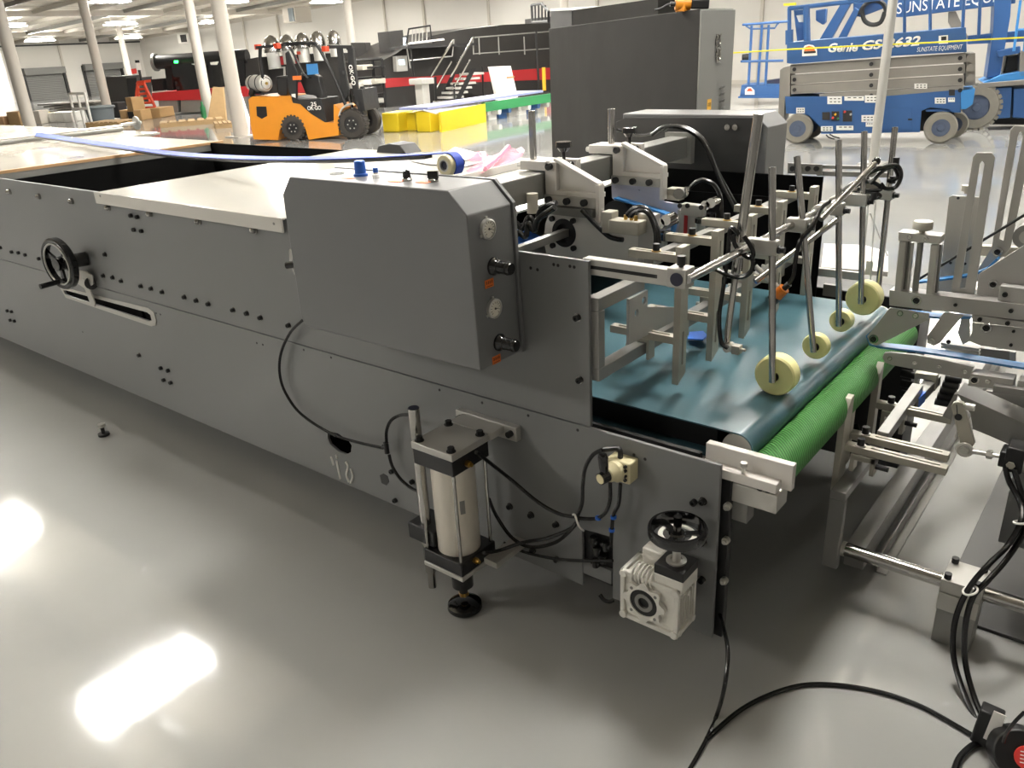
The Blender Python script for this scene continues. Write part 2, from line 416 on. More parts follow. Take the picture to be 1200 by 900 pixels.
# right edge of the frame
pA = A(852, 560, 'y', 1.69)
build(MB().bb((-.735, 1.675, .13), (-.70, 1.70, .62)), 'end_bar', 'black', gl, bevel=.002)
for px, py in ((854, 592), (852, 632), (850, 679)):
    p = A(px, py, 'y', 1.672); build(MB().cyl(p, p-Y*.012, .010, n=12).cyl(p-Y*.012, p-Y*.02, .006, n=8), 'bolt', 'steel', gl)
# panel fixings: one mesh of each kind, copied
def proto(mb, mats): 
    me_o = build(mb, 'proto', mats, gl, local=True); me = me_o.data; bpy.data.objects.remove(me_o); return me
dome = proto(MB().cyl((0, 0, 0), (0, -.004, 0), .015).mat(0).lathe((0, -.004, 0), (0, -1, 0), [(.012, 0), (.012, .008), (.010, .014), (.005, .018)], 14), ['chrome'])
cap = proto(MB().cyl((0, 0, 0), (0, -.002, 0), .0115, n=16).mat(1).lathe((0, -.002, 0), (0, -1, 0), [(.0085, 0), (.0085, .010), (.0075, .011), (.004, .011), (.004, .005)], 14), ['chrome', 'black'])
capb = proto(MB().lathe((0, 0, 0), (0, -1, 0), [(.009, 0), (.009, .012), (.008, .013), (.004, .013), (.004, .006)], 14), ['black'])
dot = proto(MB().cyl((0, .003, 0), (0, -.0008, 0), .0045, n=10), ['black'])
def fix(me, name, px, py, y=YP):
    o = bpy.data.objects.new(name, me); COL.objects.link(o); o.parent = gl; o.location = A(px, py, 'y', y)-ORG[gl.name]
for q in ((12, 224.5), (46.6, 230), (85, 235.6), (128, 243), (177, 250), (234, 259), (299, 269)): fix(dome, 'dome_bolt', *q)
for q in ((122, 323), (133, 325), (143, 329), (166, 335), (178, 338), (191, 342), (217, 348), (231, 352), (245, 356), (274, 363), (290, 367), (306, 372), (339, 381), (124, 298), (598, 593), (623, 603), (652, 614), (625, 644), (653, 655), (824, 587), (824, 635), (823, 679), (677, 372), (680, 445), (164, 416)): fix(cap, 'cap_bolt', *q)
for q in ((1.5, 290), (14.6, 295), (22.7, 296), (30.6, 298.5), (46.6, 303), (154.5, 252.5), (162, 254), (158, 269), (167, 270.5), (9.6, 364), (14.6, 365), (13, 375), (18, 376), (189.5, 431), (198, 434), (193, 445), (201, 448), (460, 552), (484, 564), (464, 586), (814, 588)): fix(capb, 'black_cap_bolt', *q)
for q in ((756, 538), (677, 504), (515, 457), (565, 472), (619, 487), (97, 389), (301, 402), (308, 404), (649, 310), (654, 311), (668, 312), (673, 313), (622, 314), (630, 316), (743, 533), (356, 410), (388, 419), (183, 367), (188, 368.5)): fix(dot, 'tapped_hole', *q)

# ---------------------------------------------------------------- slot handwheel on the left
hw = thing('slot_handwheel', 'black handwheel with fold-out handle on the left of the long side panel', 'handwheel', A(100, 305, 'y', YP))
c = A(66, 310, 'y', 1.52); ax = Vector((.12, -1, 0)).normalized()
prof = [(.115, .0), (.122, .006), (.122, .032), (.115, .038), (.100, .034), (.098, .004)]
build(MB().lathe(c, -ax, prof, 40, closed=True), 'wheel_rim', 'gloss_black', hw)
m = MB().lathe(c, -ax, [(.03, -.004), (.034, .03), (.03, .05)], 20)
x_, y_, z_ = frame(-ax)
for k in range(3):
    a = 2*PI*k/3+.5; d = x_*math.cos(a)+y_*math.sin(a); m.bar(c-ax*.018+d*.02, c-ax*.018+d*.105, .022, .012, up=ax)
build(m, 'wheel_spokes', 'gloss_black', hw)
build(MB().torus(c-ax*.002, ax, .096, .004, 32, 8), 'rim_trim', 'steel', hw)
hp = c - Z*.085 + x_*0.02
build(MB().cyl(hp, hp+ax*.09, .0125, .0125), 'handle', 'gloss_black', hw)
p1 = A(102, 303, 'y', YP)
build(MB().cyl(c-ax*.03, Vector((p1.x, YP, p1.z)), .033).cyl(c-ax*.05, c-ax*.055, .045).torus(c-ax*.08, ax, .034, .006), 'hub_housing', 'black', hw)
build(MB().prism(polyY([(88, 316), (100, 318), (108, 323), (109, 333), (104, 337), (111, 355), (110.5, 359.5), (106, 357), (99, 338), (90, 332)], 1.625), Y*.006, [holeY(92, 328, .004, 1.625), holeY(98, 327, .005, 1.625), holeY(104, 328, .004, 1.625)]), 'pointer_plate', 'alu', hw, bevel=.001)
build(MB().cyl(A(107, 332, 'y', YP), A(107, 332, 'y', 1.632), .03), 'locking_collar', 'black', hw)

# ---------------------------------------------------------------- control cabinet
cab = thing('control_cabinet', 'dark grey chamfered control cabinet with two pressure gauges hung on the side panel', 'cabinet', (-1.68, 1.65, .85))
CF = 1.46; front = polyY([(339, 208), (524, 222), (547, 253), (563, 435), (360, 383), (353, 373), (331, 228)], CF)
ZT = (front[0].z+front[1].z)/2; front[0].z = front[1].z = ZT
build(MB().prism(front, Y*.172), 'cabinet_housing', 'cabinet', cab, bevel=.003)
cc = sum(front, Vector())/len(front)
back = [Vector((cc.x+(p.x-cc.x)*1.012, CF+.175, cc.z+(p.z-cc.z)*1.012)) for p in front]
build(MB().prism(back, Y*.012), 'cabinet_back_frame', 'cabinet', cab, bevel=.001)
XR = front[2].x
XB = front[3].x
def side(px, py):
    p = A(px, py, 'x', XR); t = (p.z-front[2].z)/(front[3].z-front[2].z); xx = XR+(XB-XR)*t; return A(px, py, 'x', xx)
for (px, py) in ((570, 268), (577.5, 361)):
    c = side(px, py); g = MB().lathe(c, X, [(.0265, 0), (.0265, .010), (.022, .012), (.022, .008)], 28, closed=False)
    o = build(g, 'pressure_gauge', 'steel', cab)
    build(MB().cyl(c+X*.004, c+X*.0085, .0215, n=28), 'gauge_dial', 'gauge_face', o)
    mm = MB()
    for k in range(11):
        a = math.radians(-45+k*27); d = Y*math.cos(a)+Z*math.sin(a); mm.bar(c+X*.0092+d*.014, c+X*.0092+d*.019, .0012, .0006, up=X)
    mm.bar(c+X*.0095-Y*.003, c+X*.0095+Y*.012-Z*.002, .0015, .0006, up=X).cyl(c+X*.009, c+X*.0105, .003, n=10)
    build(mm, 'gauge_markings', 'ink', o)
    mm = MB()
    for k in range(3):
        a = PI/2+2*PI*k/3; d = Y*math.cos(a)+Z*math.sin(a); mm.bar(c+X*.002+d*.024, c+X*.002+d*.032, .007, .003, up=X)
    build(mm, 'gauge_clip', 'steel', o)
for (px, py) in ((578, 312), (585, 401)):
    c = side(px, py)
    o = build(MB().lathe(c, X, [(.024, 0), (.024, .006), (.019, .012), (.0165, .016), (.0165, .056), (.0145, .060)], 24), 'regulator_knob', 'gloss_black', cab)
    build(MB().torus(c+X*.022, X, .0168, .0012, 24, 6).torus(c+X*.05, X, .0168, .0012, 24, 6), 'knob_groove', 'black', o)
for (px, py) in ((573, 332), (581.5, 421)):
    c = side(px, py)+X*.001; o = build(MB().box(c, (.001, .034, .022)), 'orange_sticker', 'orange_label', cab)
    mm = MB()
    for k in range(4):
        b = c+X*.0008+Y*(-.0105+k*.007)+Z*.003; mm.bar(b-Z*.004, b+Z*.004, .0012, .0004, up=X).bar(b-Y*.0022+Z*.002, b+Y*.0022+Z*.002, .0012, .0004, up=X).bar(b-Y*.002-Z*.0025, b+Y*.0024-Z*.001, .0012, .0004, up=X)
    mm.bar(c+X*.0008-Y*.012-Z*.007, c+X*.0008+Y*.012-Z*.007, .0012, .0004, up=X)
    build(mm, 'sticker_characters', 'ink', o)
def topc(px, py): return A(px, py, 'z', ZT)
c = topc(423, 206); build(MB().lathe(c, Z, [(.021, 0), (.021, .006), (.0165, .008), (.0155, .040), (.012, .043)], 22), 'dial_knob', 'knob_blue', cab, label='ribbed blue knob on the cabinet top')
c = topc(441, 209); o = build(MB().lathe(c, Z, [(.011, 0), (.011, .010), (.007, .012), (.007, .018)], 16), 'flow_fitting', 'clear', cab); build(MB().lathe(c+Z*.016, Z, [(.0075, 0), (.0075, .013)], 14), 'fitting_cap', 'knob_blue', o)
for px, py, kind in ((477, 212, 0), (508, 213, 1)):
    c = topc(px, py); o = build(MB().lathe(c, Z, [(.014, 0), (.014, .006), (.010, .009)], 20), 'selector_switch', 'chrome', cab)
    if kind == 0: mm = MB().cyl(c+Z*.009, c+Z*.014, .012, n=18).box(c+Z*.020, (.006, .022, .014)).cyl(c+Z*.014, c+Z*.03, .004, n=10)
    else: mm = MB().box(c+Z*.018, (.028, .010, .02), .5)
    build(mm, 'switch_lever', 'gloss_black', o)
for px, py in ((408, 209), (463, 213), (496, 214)):
    c = topc(px, py); build(MB().box(c+Z*.0005, (.04, .018, .001)), 'small_sticker', 'orange_label', cab)
c = topc(395, 204); build(MB().torus(c+Z*.002, Z, .02, .002, 20, 6), 'clear_ring', 'clear', cab)

# latch beside the cabinet
la = thing('panel_latch', 'small black knob on a steel lever at the left edge of the control cabinet', 'latch', A(340, 302, 'y', YP))
p = A(347, 310, 'y', 1.60); build(MB().cyl(A(336, 311, 'y', 1.58), A(352, 309, 'y', 1.60), .012, n=14).cyl(A(352, 309, 'y', 1.60), A(354, 309, 'y', YP), .005, n=8), 'knob', 'gloss_black', la)
build(MB().prism(polyY([(338.5, 293), (340.5, 291), (342, 293), (343, 305), (347, 320), (345, 322), (339, 306)], 1.61), Y*.005), 'lever', 'chrome', la)

# ---------------------------------------------------------------- blue strap over roller
st = thing('flat_drive_belt', 'long blue flat belt lying loose across the table and over a cream roller', 'belt', A(527, 193, 'y', 1.82))
rc = A(526, 193, 'y', 1.80)
sp = [A(42, 157, 'z', 1.187), A(95, 165, 'y', 2.60), A(150, 172.5, 'y', 2.45), A(205, 180, 'y', 2.30), A(280, 184.5, 'y', 2.12), A(360, 185.5, 'y', 2.0), A(440, 183.5, 'y', 1.9), rc+Vector((-.01, .012, .033))]
sp = spline(sp, 6)
arc = [rc+Vector((.034*math.sin(a), .012, .034*math.cos(a))) for a in [i*.22 for i in range(1, 12)]]
tw_ = [Vector((0, .75+.25*i/(len(sp)-1), .66*(1-i/(len(sp)-1)))) for i in range(len(sp))]
build(MB().ribbon(sp+arc, .034, .003, tw_+[Y]*len(arc)), 'belt_strap', 'strap', st)
mb = MB().ribbon([p-Z*.009 for p in sp[:-2]], .034, .009, tw_[:-2]); build(mb, 'belt_underside', 'black', st)
rl = thing('guide_roller', 'cream plastic roller with steel bearing behind the control cabinet', 'roller', rc)
build(MB().lathe(rc-Y*.022, Y, [(.018, 0), (.029, .001), (.0305, .004), (.0305, .034), (.018, .036)], 32, closed=True), 'roller_body', 'cream', rl)
build(MB().lathe(rc-Y*.022, Y, [(.018, -.001), (.018, .02), (.014, .02), (.014, -.001)], 28, closed=True), 'bearing_ring', 'steel', rl)
build(MB().cyl(rc-Y*.018, rc+Y*.06, .012), 'axle', 'slate', rl)
rc2 = A(586, 253, 'y', 1.80)
rl2 = thing('guide_roller', 'cream roller half hidden behind the right edge of the control cabinet', 'roller', rc2)
build(MB().lathe(rc2-Y*.022, Y, [(.018, 0), (.034, .001), (.036, .005), (.036, .03), (.018, .032)], 28, closed=True), 'roller_body', 'cream', rl2)
build(MB().cyl(rc2-Y*.018, rc2+Y*.06, .018), 'axle', 'steel', rl2)

# things on the white cover
def heap(pts, z, th, seed, jag):
    rnd = random.Random(seed); top = []
    m = MB(); n = len(pts); b = [A(x, y, 'z', z) for x, y in pts]; c = sum(b, Vector())/n
    rings = [b]
    for k, f in enumerate((.8, .55, .25)):
        rings.append([c+(p-c)*f+Z*(th*(1-f)+rnd.uniform(-jag, jag)) for p in b])
    vs = [p for r in rings for p in r]+[c+Z*th]; fs = []
    for k in range(3): fs += [(k*n+i, k*n+(i+1) % n, (k+1)*n+(i+1) % n, (k+1)*n+i) for i in range(n)]
    fs += [(3*n+i, 3*n+(i+1) % n, 4*n) for i in range(n)]+[tuple(range(n))]
    return m.add(vs, fs)
o = build(heap([(546, 200), (556, 193), (575, 190), (590, 183), (603, 176), (611, 172), (615, 176), (612, 183), (600, 190), (585, 196), (565, 203), (550, 205)], 1.14, .035, 3, .01), 'plastic_film', 'pink', label='crumpled pink plastic film on the white cover', cat='plastic film')
o = build(MB().tube([A(568, 198, 'z', 1.16), A(585, 184, 'z', 1.18), A(596, 172, 'z', 1.2)], .012, 6), 'plastic_wrap', 'pink', label='rolled pale pink strip of plastic lying across the crumpled film', cat='plastic film')
o = build(heap([(545, 186), (552, 181), (560, 178), (570, 179), (573, 183), (566, 188), (555, 190)], 1.14, .02, 5, .008), 'plastic_scrap', 'pink', label='small pink scrap of plastic beside the paper sheets', cat='plastic film')
o = build(MB().prism(polyZ([(518, 183), (533, 173), (560, 180), (548, 188), (525, 190)], 1.141), Z*.004), 'paper_sheet', 'white', label='white paper sheet lying behind the cream roller', cat='paper')
o = build(MB().prism(polyZ([(480, 189), (500, 186), (560, 192), (545, 196), (500, 193)], 1.141), Z*.003), 'cardboard_sheet', 'alu_dark', label='thin grey sheet lying flat on the white cover', cat='sheet')
# black bracket on the far edge
m = MB(); p0 = A(436, 182, 'y', 3.08); p1 = A(474, 179, 'y', 3.08)
m.prism(polyY([(433, 183), (440, 181), (443, 171), (455, 168), (460, 169), (468, 170), (473, 177), (476, 181), (462, 180), (446, 182)], 3.04), Y*.12)
build(m, 'clamp_bracket', 'black', label='small black bracket on the far edge of the white cover', cat='bracket', bevel=.004)
# silver tube rail on far table
rt = thing('silver_tube_rail', 'long silver tube with round end disc lying on the beige table at the left edge', 'tube', A(100, 158, 'y', 3.52))
RX = -6.95
build(MB().bb((RX-.045, 2.0, 1.133), (RX+.045, 3.44, 1.165)), 'tube_housing', 'alu_dark', rt, bevel=.012)
build(MB().bb((RX-.03, 2.0, 1.165), (RX+.03, 3.44, 1.181)), 'tube_cap', 'silver_tube', rt, bevel=.012)
build(MB().cyl((RX, 3.44, 1.18), (RX, 3.62, 1.18), .012), 'tube_shaft', 'steel', rt)
build(MB().cyl((RX, 3.57, 1.18), (RX, 3.585, 1.18), .055, n=24), 'end_disc', 'alu_dark', rt)

# ---------------------------------------------------------------- pneumatic cylinder
PC = Vector((-1.478, 1.483, 0)); cy = thing('pneumatic_lifting_cylinder', 'large silver pneumatic cylinder with tie rods standing on a black levelling foot', 'cylinder', PC)
H = .08
def cbox(z0, z1, h=H, h2=None): h2 = h2 or h; return MB().bb(PC+Vector((-h, -h2, z0)), PC+Vector((h, h2, z1)))
build(cbox(.585, .607), 'top_plate', 'alu', cy, bevel=.002)
build(MB().bb(PC+Vector((-H, H, .585)), Vector((PC.x+.085, YP-.022, .607))).bb((PC.x-.11, YP-.022, .565), (PC.x+.13, YP, .612)), 'mounting_bracket', 'alu', cy, bevel=.002)
build(cbox(.535, .585, .078), 'upper_head', 'black', cy, bevel=.003)
build(MB().cyl(PC+Z*.235, PC+Z*.54, .066, n=40), 'barrel', 'silver_tube', cy)
build(cbox(.195, .24, .078), 'lower_head', 'black', cy, bevel=.003)
build(cbox(.18, .195), 'bottom_plate', 'alu', cy, bevel=.002)
for sx in (-1, 1):
    for sy in (-1, 1):
        build(MB().cyl(PC+Vector((sx*.068, sy*.068, .235)), PC+Vector((sx*.068, sy*.068, .54)), .0055, n=12), 'tie_rod', 'chrome', cy)
        q = PC+Vector((sx*.062, sy*.062, .607)); build(MB().cyl(q, q+Z*.002, .014, n=16).cyl(q+Z*.002, q+Z*.014, .0105, n=6), 'hex_bolt', 'black', cy)
for q in (PC+Vector((-.09, .145, .59)), PC+Vector((.11, .145, .59))):
    build(MB().cyl(q, q-Y*.016, .010, n=14), 'cap_bolt', 'black', cy)
build(MB().cyl(PC+Z*.05, PC+Z*.18, .014).cyl(PC+Z*.09, PC+Z*.15, .034, n=24).cyl(PC+Z*.15, PC+Z*.165, .028, n=24).lathe(PC, Z, [(.052, 0), (.056, .006), (.054, .018), (.040, .026), (.02, .03)], 32), 'levelling_foot', 'gloss_black', cy)
build(MB().cyl(PC+Z*.05, PC+Z*.062, .016, n=6), 'lock_nut', 'brass', cy)
gx = PC.x-.102; gy = PC.y-.035
build(MB().cyl((gx, gy, .12), (gx, gy, .69), .017, n=24).cyl((gx, gy, .06), (gx, gy, .12), .013), 'guide_tube', 'chrome', cy)
build(MB().cyl((gx, gy, .69), (gx, gy, .692), .015, n=24), 'tube_end_cap', 'slate', cy)
build(MB().bb((gx-.05, gy-.03, .245), (gx+.06, gy+.07, .30)), 'guide_block', 'black', cy, bevel=.003)
for z, y in ((.555, -.02), (.225, -.02)):
    q = PC+Vector((.078, -.02, z)); build(MB().cyl(q, q+X*.012, .010, n=6).cyl(q+X*.012, q+X*.02, .006, n=12), 'air_fitting', 'brass', cy)
lab = PC+Vector((.066*math.cos(-.5), .066*math.sin(-.5), .40))
m = MB(); vs = []; 
for k in range(5):
    a = -.62+k*.06
    for z in (.385, .43): vs.append(PC+Vector((.0665*math.cos(a), .0665*math.sin(a), z)))
m.add(vs, [(2*k, 2*k+2, 2*k+3, 2*k+1) for k in range(4)]); build(m, 'maker_label', 'alu_dark', cy)
sb = MB().bb((PC.x+.08, PC.y+.02, .19), (PC.x+.13, YP, .21)); build(sb, 'lower_bracket', 'alu', cy)
fd = A(118, 508, 'z', 0)
lf = thing('levelling_bolt', 'lone black levelling bolt standing on the open floor', 'bolt', A(122, 510, 'z', 0))
p = A(122, 510, 'z', 0); build(MB().cyl(p, p+Z*.012, .026, n=20).cyl(p+Z*.012, p+Z*.05, .009), 'foot_plate', 'black', lf); build(MB().cyl(p+Z*.045, p+Z*.06, .018, n=6), 'bolt_head', 'steel', lf)

# ---------------------------------------------------------------- hand valve
hv = thing('hand_valve', 'cream hand lever air valve with black knob screwed to the side panel', 'valve', A(725, 553, 'y', YP))
vb = polyY([(709, 537), (737, 540), (737, 570), (712, 572)], 1.60)
build(MB().bb((vb[0].x, 1.605, vb[2].z), (vb[1].x, YP, vb[0].z)), 'valve_body', 'cream', hv, bevel=.004)
vc = Vector(((vb[0].x+vb[1].x)/2-.005, 1.605, (vb[0].z+vb[2].z)/2)); va = Vector((-.25, -1, -.05)).normalized()
build(MB().lathe(vc, va, [(.030, -.01), (.030, .008), (.024, .014), (.020, .03), (.014, .034)], 24), 'valve_dome', 'cream', hv)
k0 = vc+va*.034; o = build(MB().cyl(k0-va*.005, k0+va*.024, .0165, n=24), 'valve_knob', 'gloss_black', hv); build(MB().cyl(k0+va*.024, k0+va*.0255, .0135, n=24), 'knob_face', 'cream', o)
build(MB().lathe(k0+va*.008, Vector((-.12, .05, 1)), [(.010, 0), (.013, .03), (.014, .055), (.010, .065)], 16), 'lever', 'gloss_black', hv)
for dz in (.022, .010, -.006, -.018):
    q = Vector((vb[1].x-.012, 1.605, vc.z+dz)); build(MB().cyl(q, q-Y*.006, .0045, n=12), 'valve_screw', 'black', hv)
q = Vector((vc.x, 1.625, vb[0].z-.004)); q2 = A(706, 527, 'y', 1.60); build(MB().tube([q, q+Z*.022, q+Z*.028-X*.01, q2], .0075, 10, smooth=4), 'elbow_fitting', 'black', hv)
# pocket box behind the notch
pk = thing('valve_pocket', 'black recessed box of fittings in the notch of the lower side panel', 'box', A(700, 650, 'y', YP))
a = A(682, 620, 'y', 1.66); b = A(718, 690, 'y', 1.66)
build(MB().bb((a.x-.002, 1.664, .16), (b.x+.01, 1.76, a.z+.01)), 'pocket_box', 'black', pk)
build(MB().bb((a.x, 1.652, .175), (b.x, 1.664, .222)), 'pocket_sill', 'panel', pk)
for px, py, r in ((696, 634, .012), (700, 645, .014), (707, 655, .012), (698, 660, .01), (710, 640, .010)):
    q = A(px, py, 'y', 1.645); build(MB().cyl(q-Z*.012, q+Z*.014, r, n=12).cyl(q-X*.014, q+X*.014, r*.7, n=12), 'push_fitting', 'rubber', pk)

# ---------------------------------------------------------------- worm gearbox with handwheel
GX0, GX1, GY0, GY1, GZ0, GZ1 = -.915, -.745, 1.50, 1.60, .222, .372
gb = thing('worm_gearbox', 'bright cast aluminium worm gearbox on the end of the side panel', 'gearbox', ((GX0+GX1)/2, 1.55, GZ0))
build(MB().bb((GX0+.008, GY0+.008, GZ0+.008), (GX1-.008, GY1-.004, GZ1-.008)), 'gearbox_body', 'casting', gb, bevel=.006)
m = MB()
for (x0, z0, x1, z1) in ((GX0, GZ0, GX0, GZ1), (GX1, GZ0, GX1, GZ1)):
    m.bar((x0+(.006 if x0 == GX0 else -.006), GY0+.006, z0), (x1+(.006 if x0 == GX0 else -.006), GY0+.006, z1), .012, .012, up=Y)
    m.bar((x0+(.006 if x0 == GX0 else -.006), GY1-.006, z0), (x1+(.006 if x0 == GX0 else -.006), GY1-.006, z1), .012, .012, up=Y)
for z in (GZ0+.006, GZ1-.006):
    for y in (GY0+.006, GY1-.006): m.bar((GX0, y, z), (GX1, y, z), .012, .012)
    for x in (GX0+.006, GX1-.006): m.bar((x, GY0, z), (x, GY1, z), .012, .012)
for x in (GX0+.01, GX1-.01):
    for z in (GZ0+.01, GZ1-.01):
        m.cyl((x, GY0-.004, z), (x, GY0+.01, z), .011, n=16)
for y in (GY0+.014, GY1-.014):
    for z in (GZ0+.014, GZ1-.014): m.cyl((GX1-.01, y, z), (GX1+.004, y, z), .010, n=16)
build(m, 'gearbox_edge_ribs', 'casting', gb, bevel=.002)
gc = Vector(((GX0+GX1)/2-.012, GY0, (GZ0+GZ1)/2))
star = []
for i in range(64):
    a = 2*PI*i/64; r = .056+.007*math.cos(8*a); star.append(gc+Vector((r*math.cos(a), .006, r*math.sin(a))))
build(MB().prism(star, -Y*.012, [circ(lambda u, v: Vector((u, GY0+.006, v)), gc.x, gc.z, .040, 32)]), 'scalloped_flange', 'casting', gb, bevel=.0015)
for k in range(4):
    a = PI/4+k*PI/2; q = gc+Vector((.049*math.cos(a), -.006, .049*math.sin(a))); build(MB().cyl(q, q-Y*.001, .0045, n=12), 'flange_hole', 'alu_dark', gb)
o = build(MB().lathe(gc+Y*.004, -Y, [(.040, 0), (.040, .006), (.026, .006), (.026, 0)], 32, closed=True), 'oil_seal', 'rubber', gb)
build(MB().lathe(gc+Y*.004, -Y, [(.026, 0), (.026, .009), (.016, .009), (.016, 0)], 28, closed=True), 'output_bush', 'alu_dark', gb)
build(MB().cyl(gc+Y*.03, gc+Y*.002, .0165, n=24), 'bore', 'black', gb)
m = MB()
for k in range(6):
    x = GX0+.035+k*.011; m.torus((x, 1.525, GZ1-.008), X, .026, .003, 28, 6)
build(m, 'cooling_fins', 'casting', gb)
build(MB().bb((GX0+.03, 1.56, GZ1-.01), (GX0+.10, 1.60, GZ1+.045)).cyl((GX0+.10, 1.57, GZ1+.03), (GX0+.11, 1.57, GZ1+.045), .012), 'input_housing', 'casting', gb, bevel=.004)
bx = Vector((-.779, 1.548, 0)); bh = .041
build(MB().bb((bx.x-bh, bx.y-bh, GZ1-.012), (bx.x+bh, bx.y+bh, GZ1+.024)), 'input_flange', 'casting', gb, bevel=.003)
build(MB().bb((bx.x-bh, bx.y-bh, GZ1+.024), (bx.x+bh, bx.y+bh, GZ1+.052)), 'adapter_block', 'black', gb, bevel=.002)
build(MB().lathe((bx.x, bx.y, GZ1+.052), Z, [(.026, 0), (.026, .004), (.016, .004), (.016, .001)], 28).cyl((bx.x, bx.y, GZ1+.052), (bx.x, bx.y, GZ1+.10), .0105), 'input_shaft', 'steel', gb)
m = MB()
for k in range(5):
    y = GY0+.02+k*.014; m.bar((GX1-.004, y, GZ0+.03), (GX1-.004, y, GZ1-.03), .004, .008, up=X)
m.cyl((GX1-.01, 1.55, .34), (GX1+.004, 1.55, .34), .008, n=6)
build(m, 'side_ribs', 'casting', gb)
build(MB().cyl((gc.x, GY1-.01, gc.z), (gc.x, YP, gc.z), .035), 'mounting_spigot', 'alu_dark', gb)
hc = Vector((bx.x, bx.y, GZ1+.125))
wh = thing('gearbox_handwheel', 'glossy black horizontal handwheel on the worm gearbox shaft', 'handwheel', hc)
build(MB().lathe(hc, Z, [(.060, 0), (.071, .002), (.074, .008), (.074, .026), (.071, .031), (.065, .031), (.062, .010)], 44, closed=True), 'wheel_rim', 'gloss_black', wh)
m = MB().lathe(hc-Z*.02, Z, [(.016, 0), (.02, .02), (.022, .03), (.018, .034)], 24)
for k in range(3): a = .6+2*PI*k/3; m.bar(hc+Z*.006+Vector((math.cos(a), math.sin(a), 0))*.015, hc+Z*.008+Vector((math.cos(a), math.sin(a), 0))*.066, .018, .008)
build(m, 'wheel_hub', 'gloss_black', wh)
build(MB().lathe(hc+Z*.004, Z, [(.036, 0), (.048, .002), (.036, .004)], 32, closed=True), 'scale_ring', 'white', wh)
build(MB().cyl(hc+Vector((0, 0, .012)), hc+Vector((.0, .0, .058)), .0105, n=18), 'handle', 'gloss_black', wh)
# ================================================================ conveyor at the delivery end
cv = thing('conveyor_belt', 'wide teal conveyor belt at the delivery end of the machine', 'conveyor', (-1.4, 2.37, .6))
def belt_profile(y, x0, x1, z1, r, n=14):
    z = z1-r; pts = [Vector((x0, y, z1)), Vector((x1, y, z1))]
    pts += [Vector((x1+r*math.sin(PI*i/n), y, z+r*math.cos(PI*i/n))) for i in range(1, n+1)]
    pts += [Vector((x0, y, z1-2*r))]; return pts
pf = belt_profile(2.3875, -2.25, -.735, .698, .043, 24)
build(MB().ribbon(pf, 1.225, .004, Y), 'belt_surface', 'teal_belt', cv)
build(MB().bb((-2.25, 1.80, .625), (-.80, 2.98, .692)), 'belt_bed', 'black', cv)
build(MB().cyl((-.735, 1.778, .655), (-.735, 3.02, .655), .041, n=28), 'nose_roller', 'steel', cv)
build(MB().bb((-2.2, 1.70, .52), (-.80, 1.715, .655)), 'conveyor_rail', 'black', cv)
build(MB().bb((-2.2, 3.04, .52), (-.80, 3.055, .655)), 'conveyor_rail', 'black', cv)
build(MB().bb((-.785, 1.70, .622), (-.56, 1.722, .692)).bb((-.785, 1.668, .622), (-.585, 1.70, .648)), 'bearing_bracket', 'white_paint', cv, bevel=.002, label='white bracket carrying the rollers')
build(MB().bb((-.70, 1.68, .56), (-.585, 1.75, .612)), 'bearing_block', 'steel', cv, bevel=.002)
build(MB().bb((-.72, 1.69, .50), (-.66, 1.735, .56)), 'support_block', 'alu_dark', cv, bevel=.002)
m = MB()
for px in ((891, 571), (900, 573)): p = A(*px, 'y', 1.68); m.cyl(p, p-Y*.003, .010)
build(m, 'bearing_hole', 'black', cv)
p = A(870, 536, 'y', 1.665); build(MB().cyl((p.x, 1.678, .62), (p.x, 1.678, .672), .005).cyl((p.x, 1.678, .668), (p.x, 1.678, .678), .009, n=8), 'clamp_screw', 'steel', cv)
gr = thing('green_roller', 'long green rubber covered roller beside the teal belt', 'roller', (-.63, 2.4, .545))
build(MB().cyl((-.654, 1.785, .600), (-.654, 3.02, .600), .056, n=48), 'roller_sleeve', 'green_mesh', gr)
build(MB().cyl((-.654, 1.74, .600), (-.654, 3.06, .600), .018).cyl((-.654, 1.775, .600), (-.654, 1.785, .600), .05, n=32), 'roller_shaft', 'steel', gr)

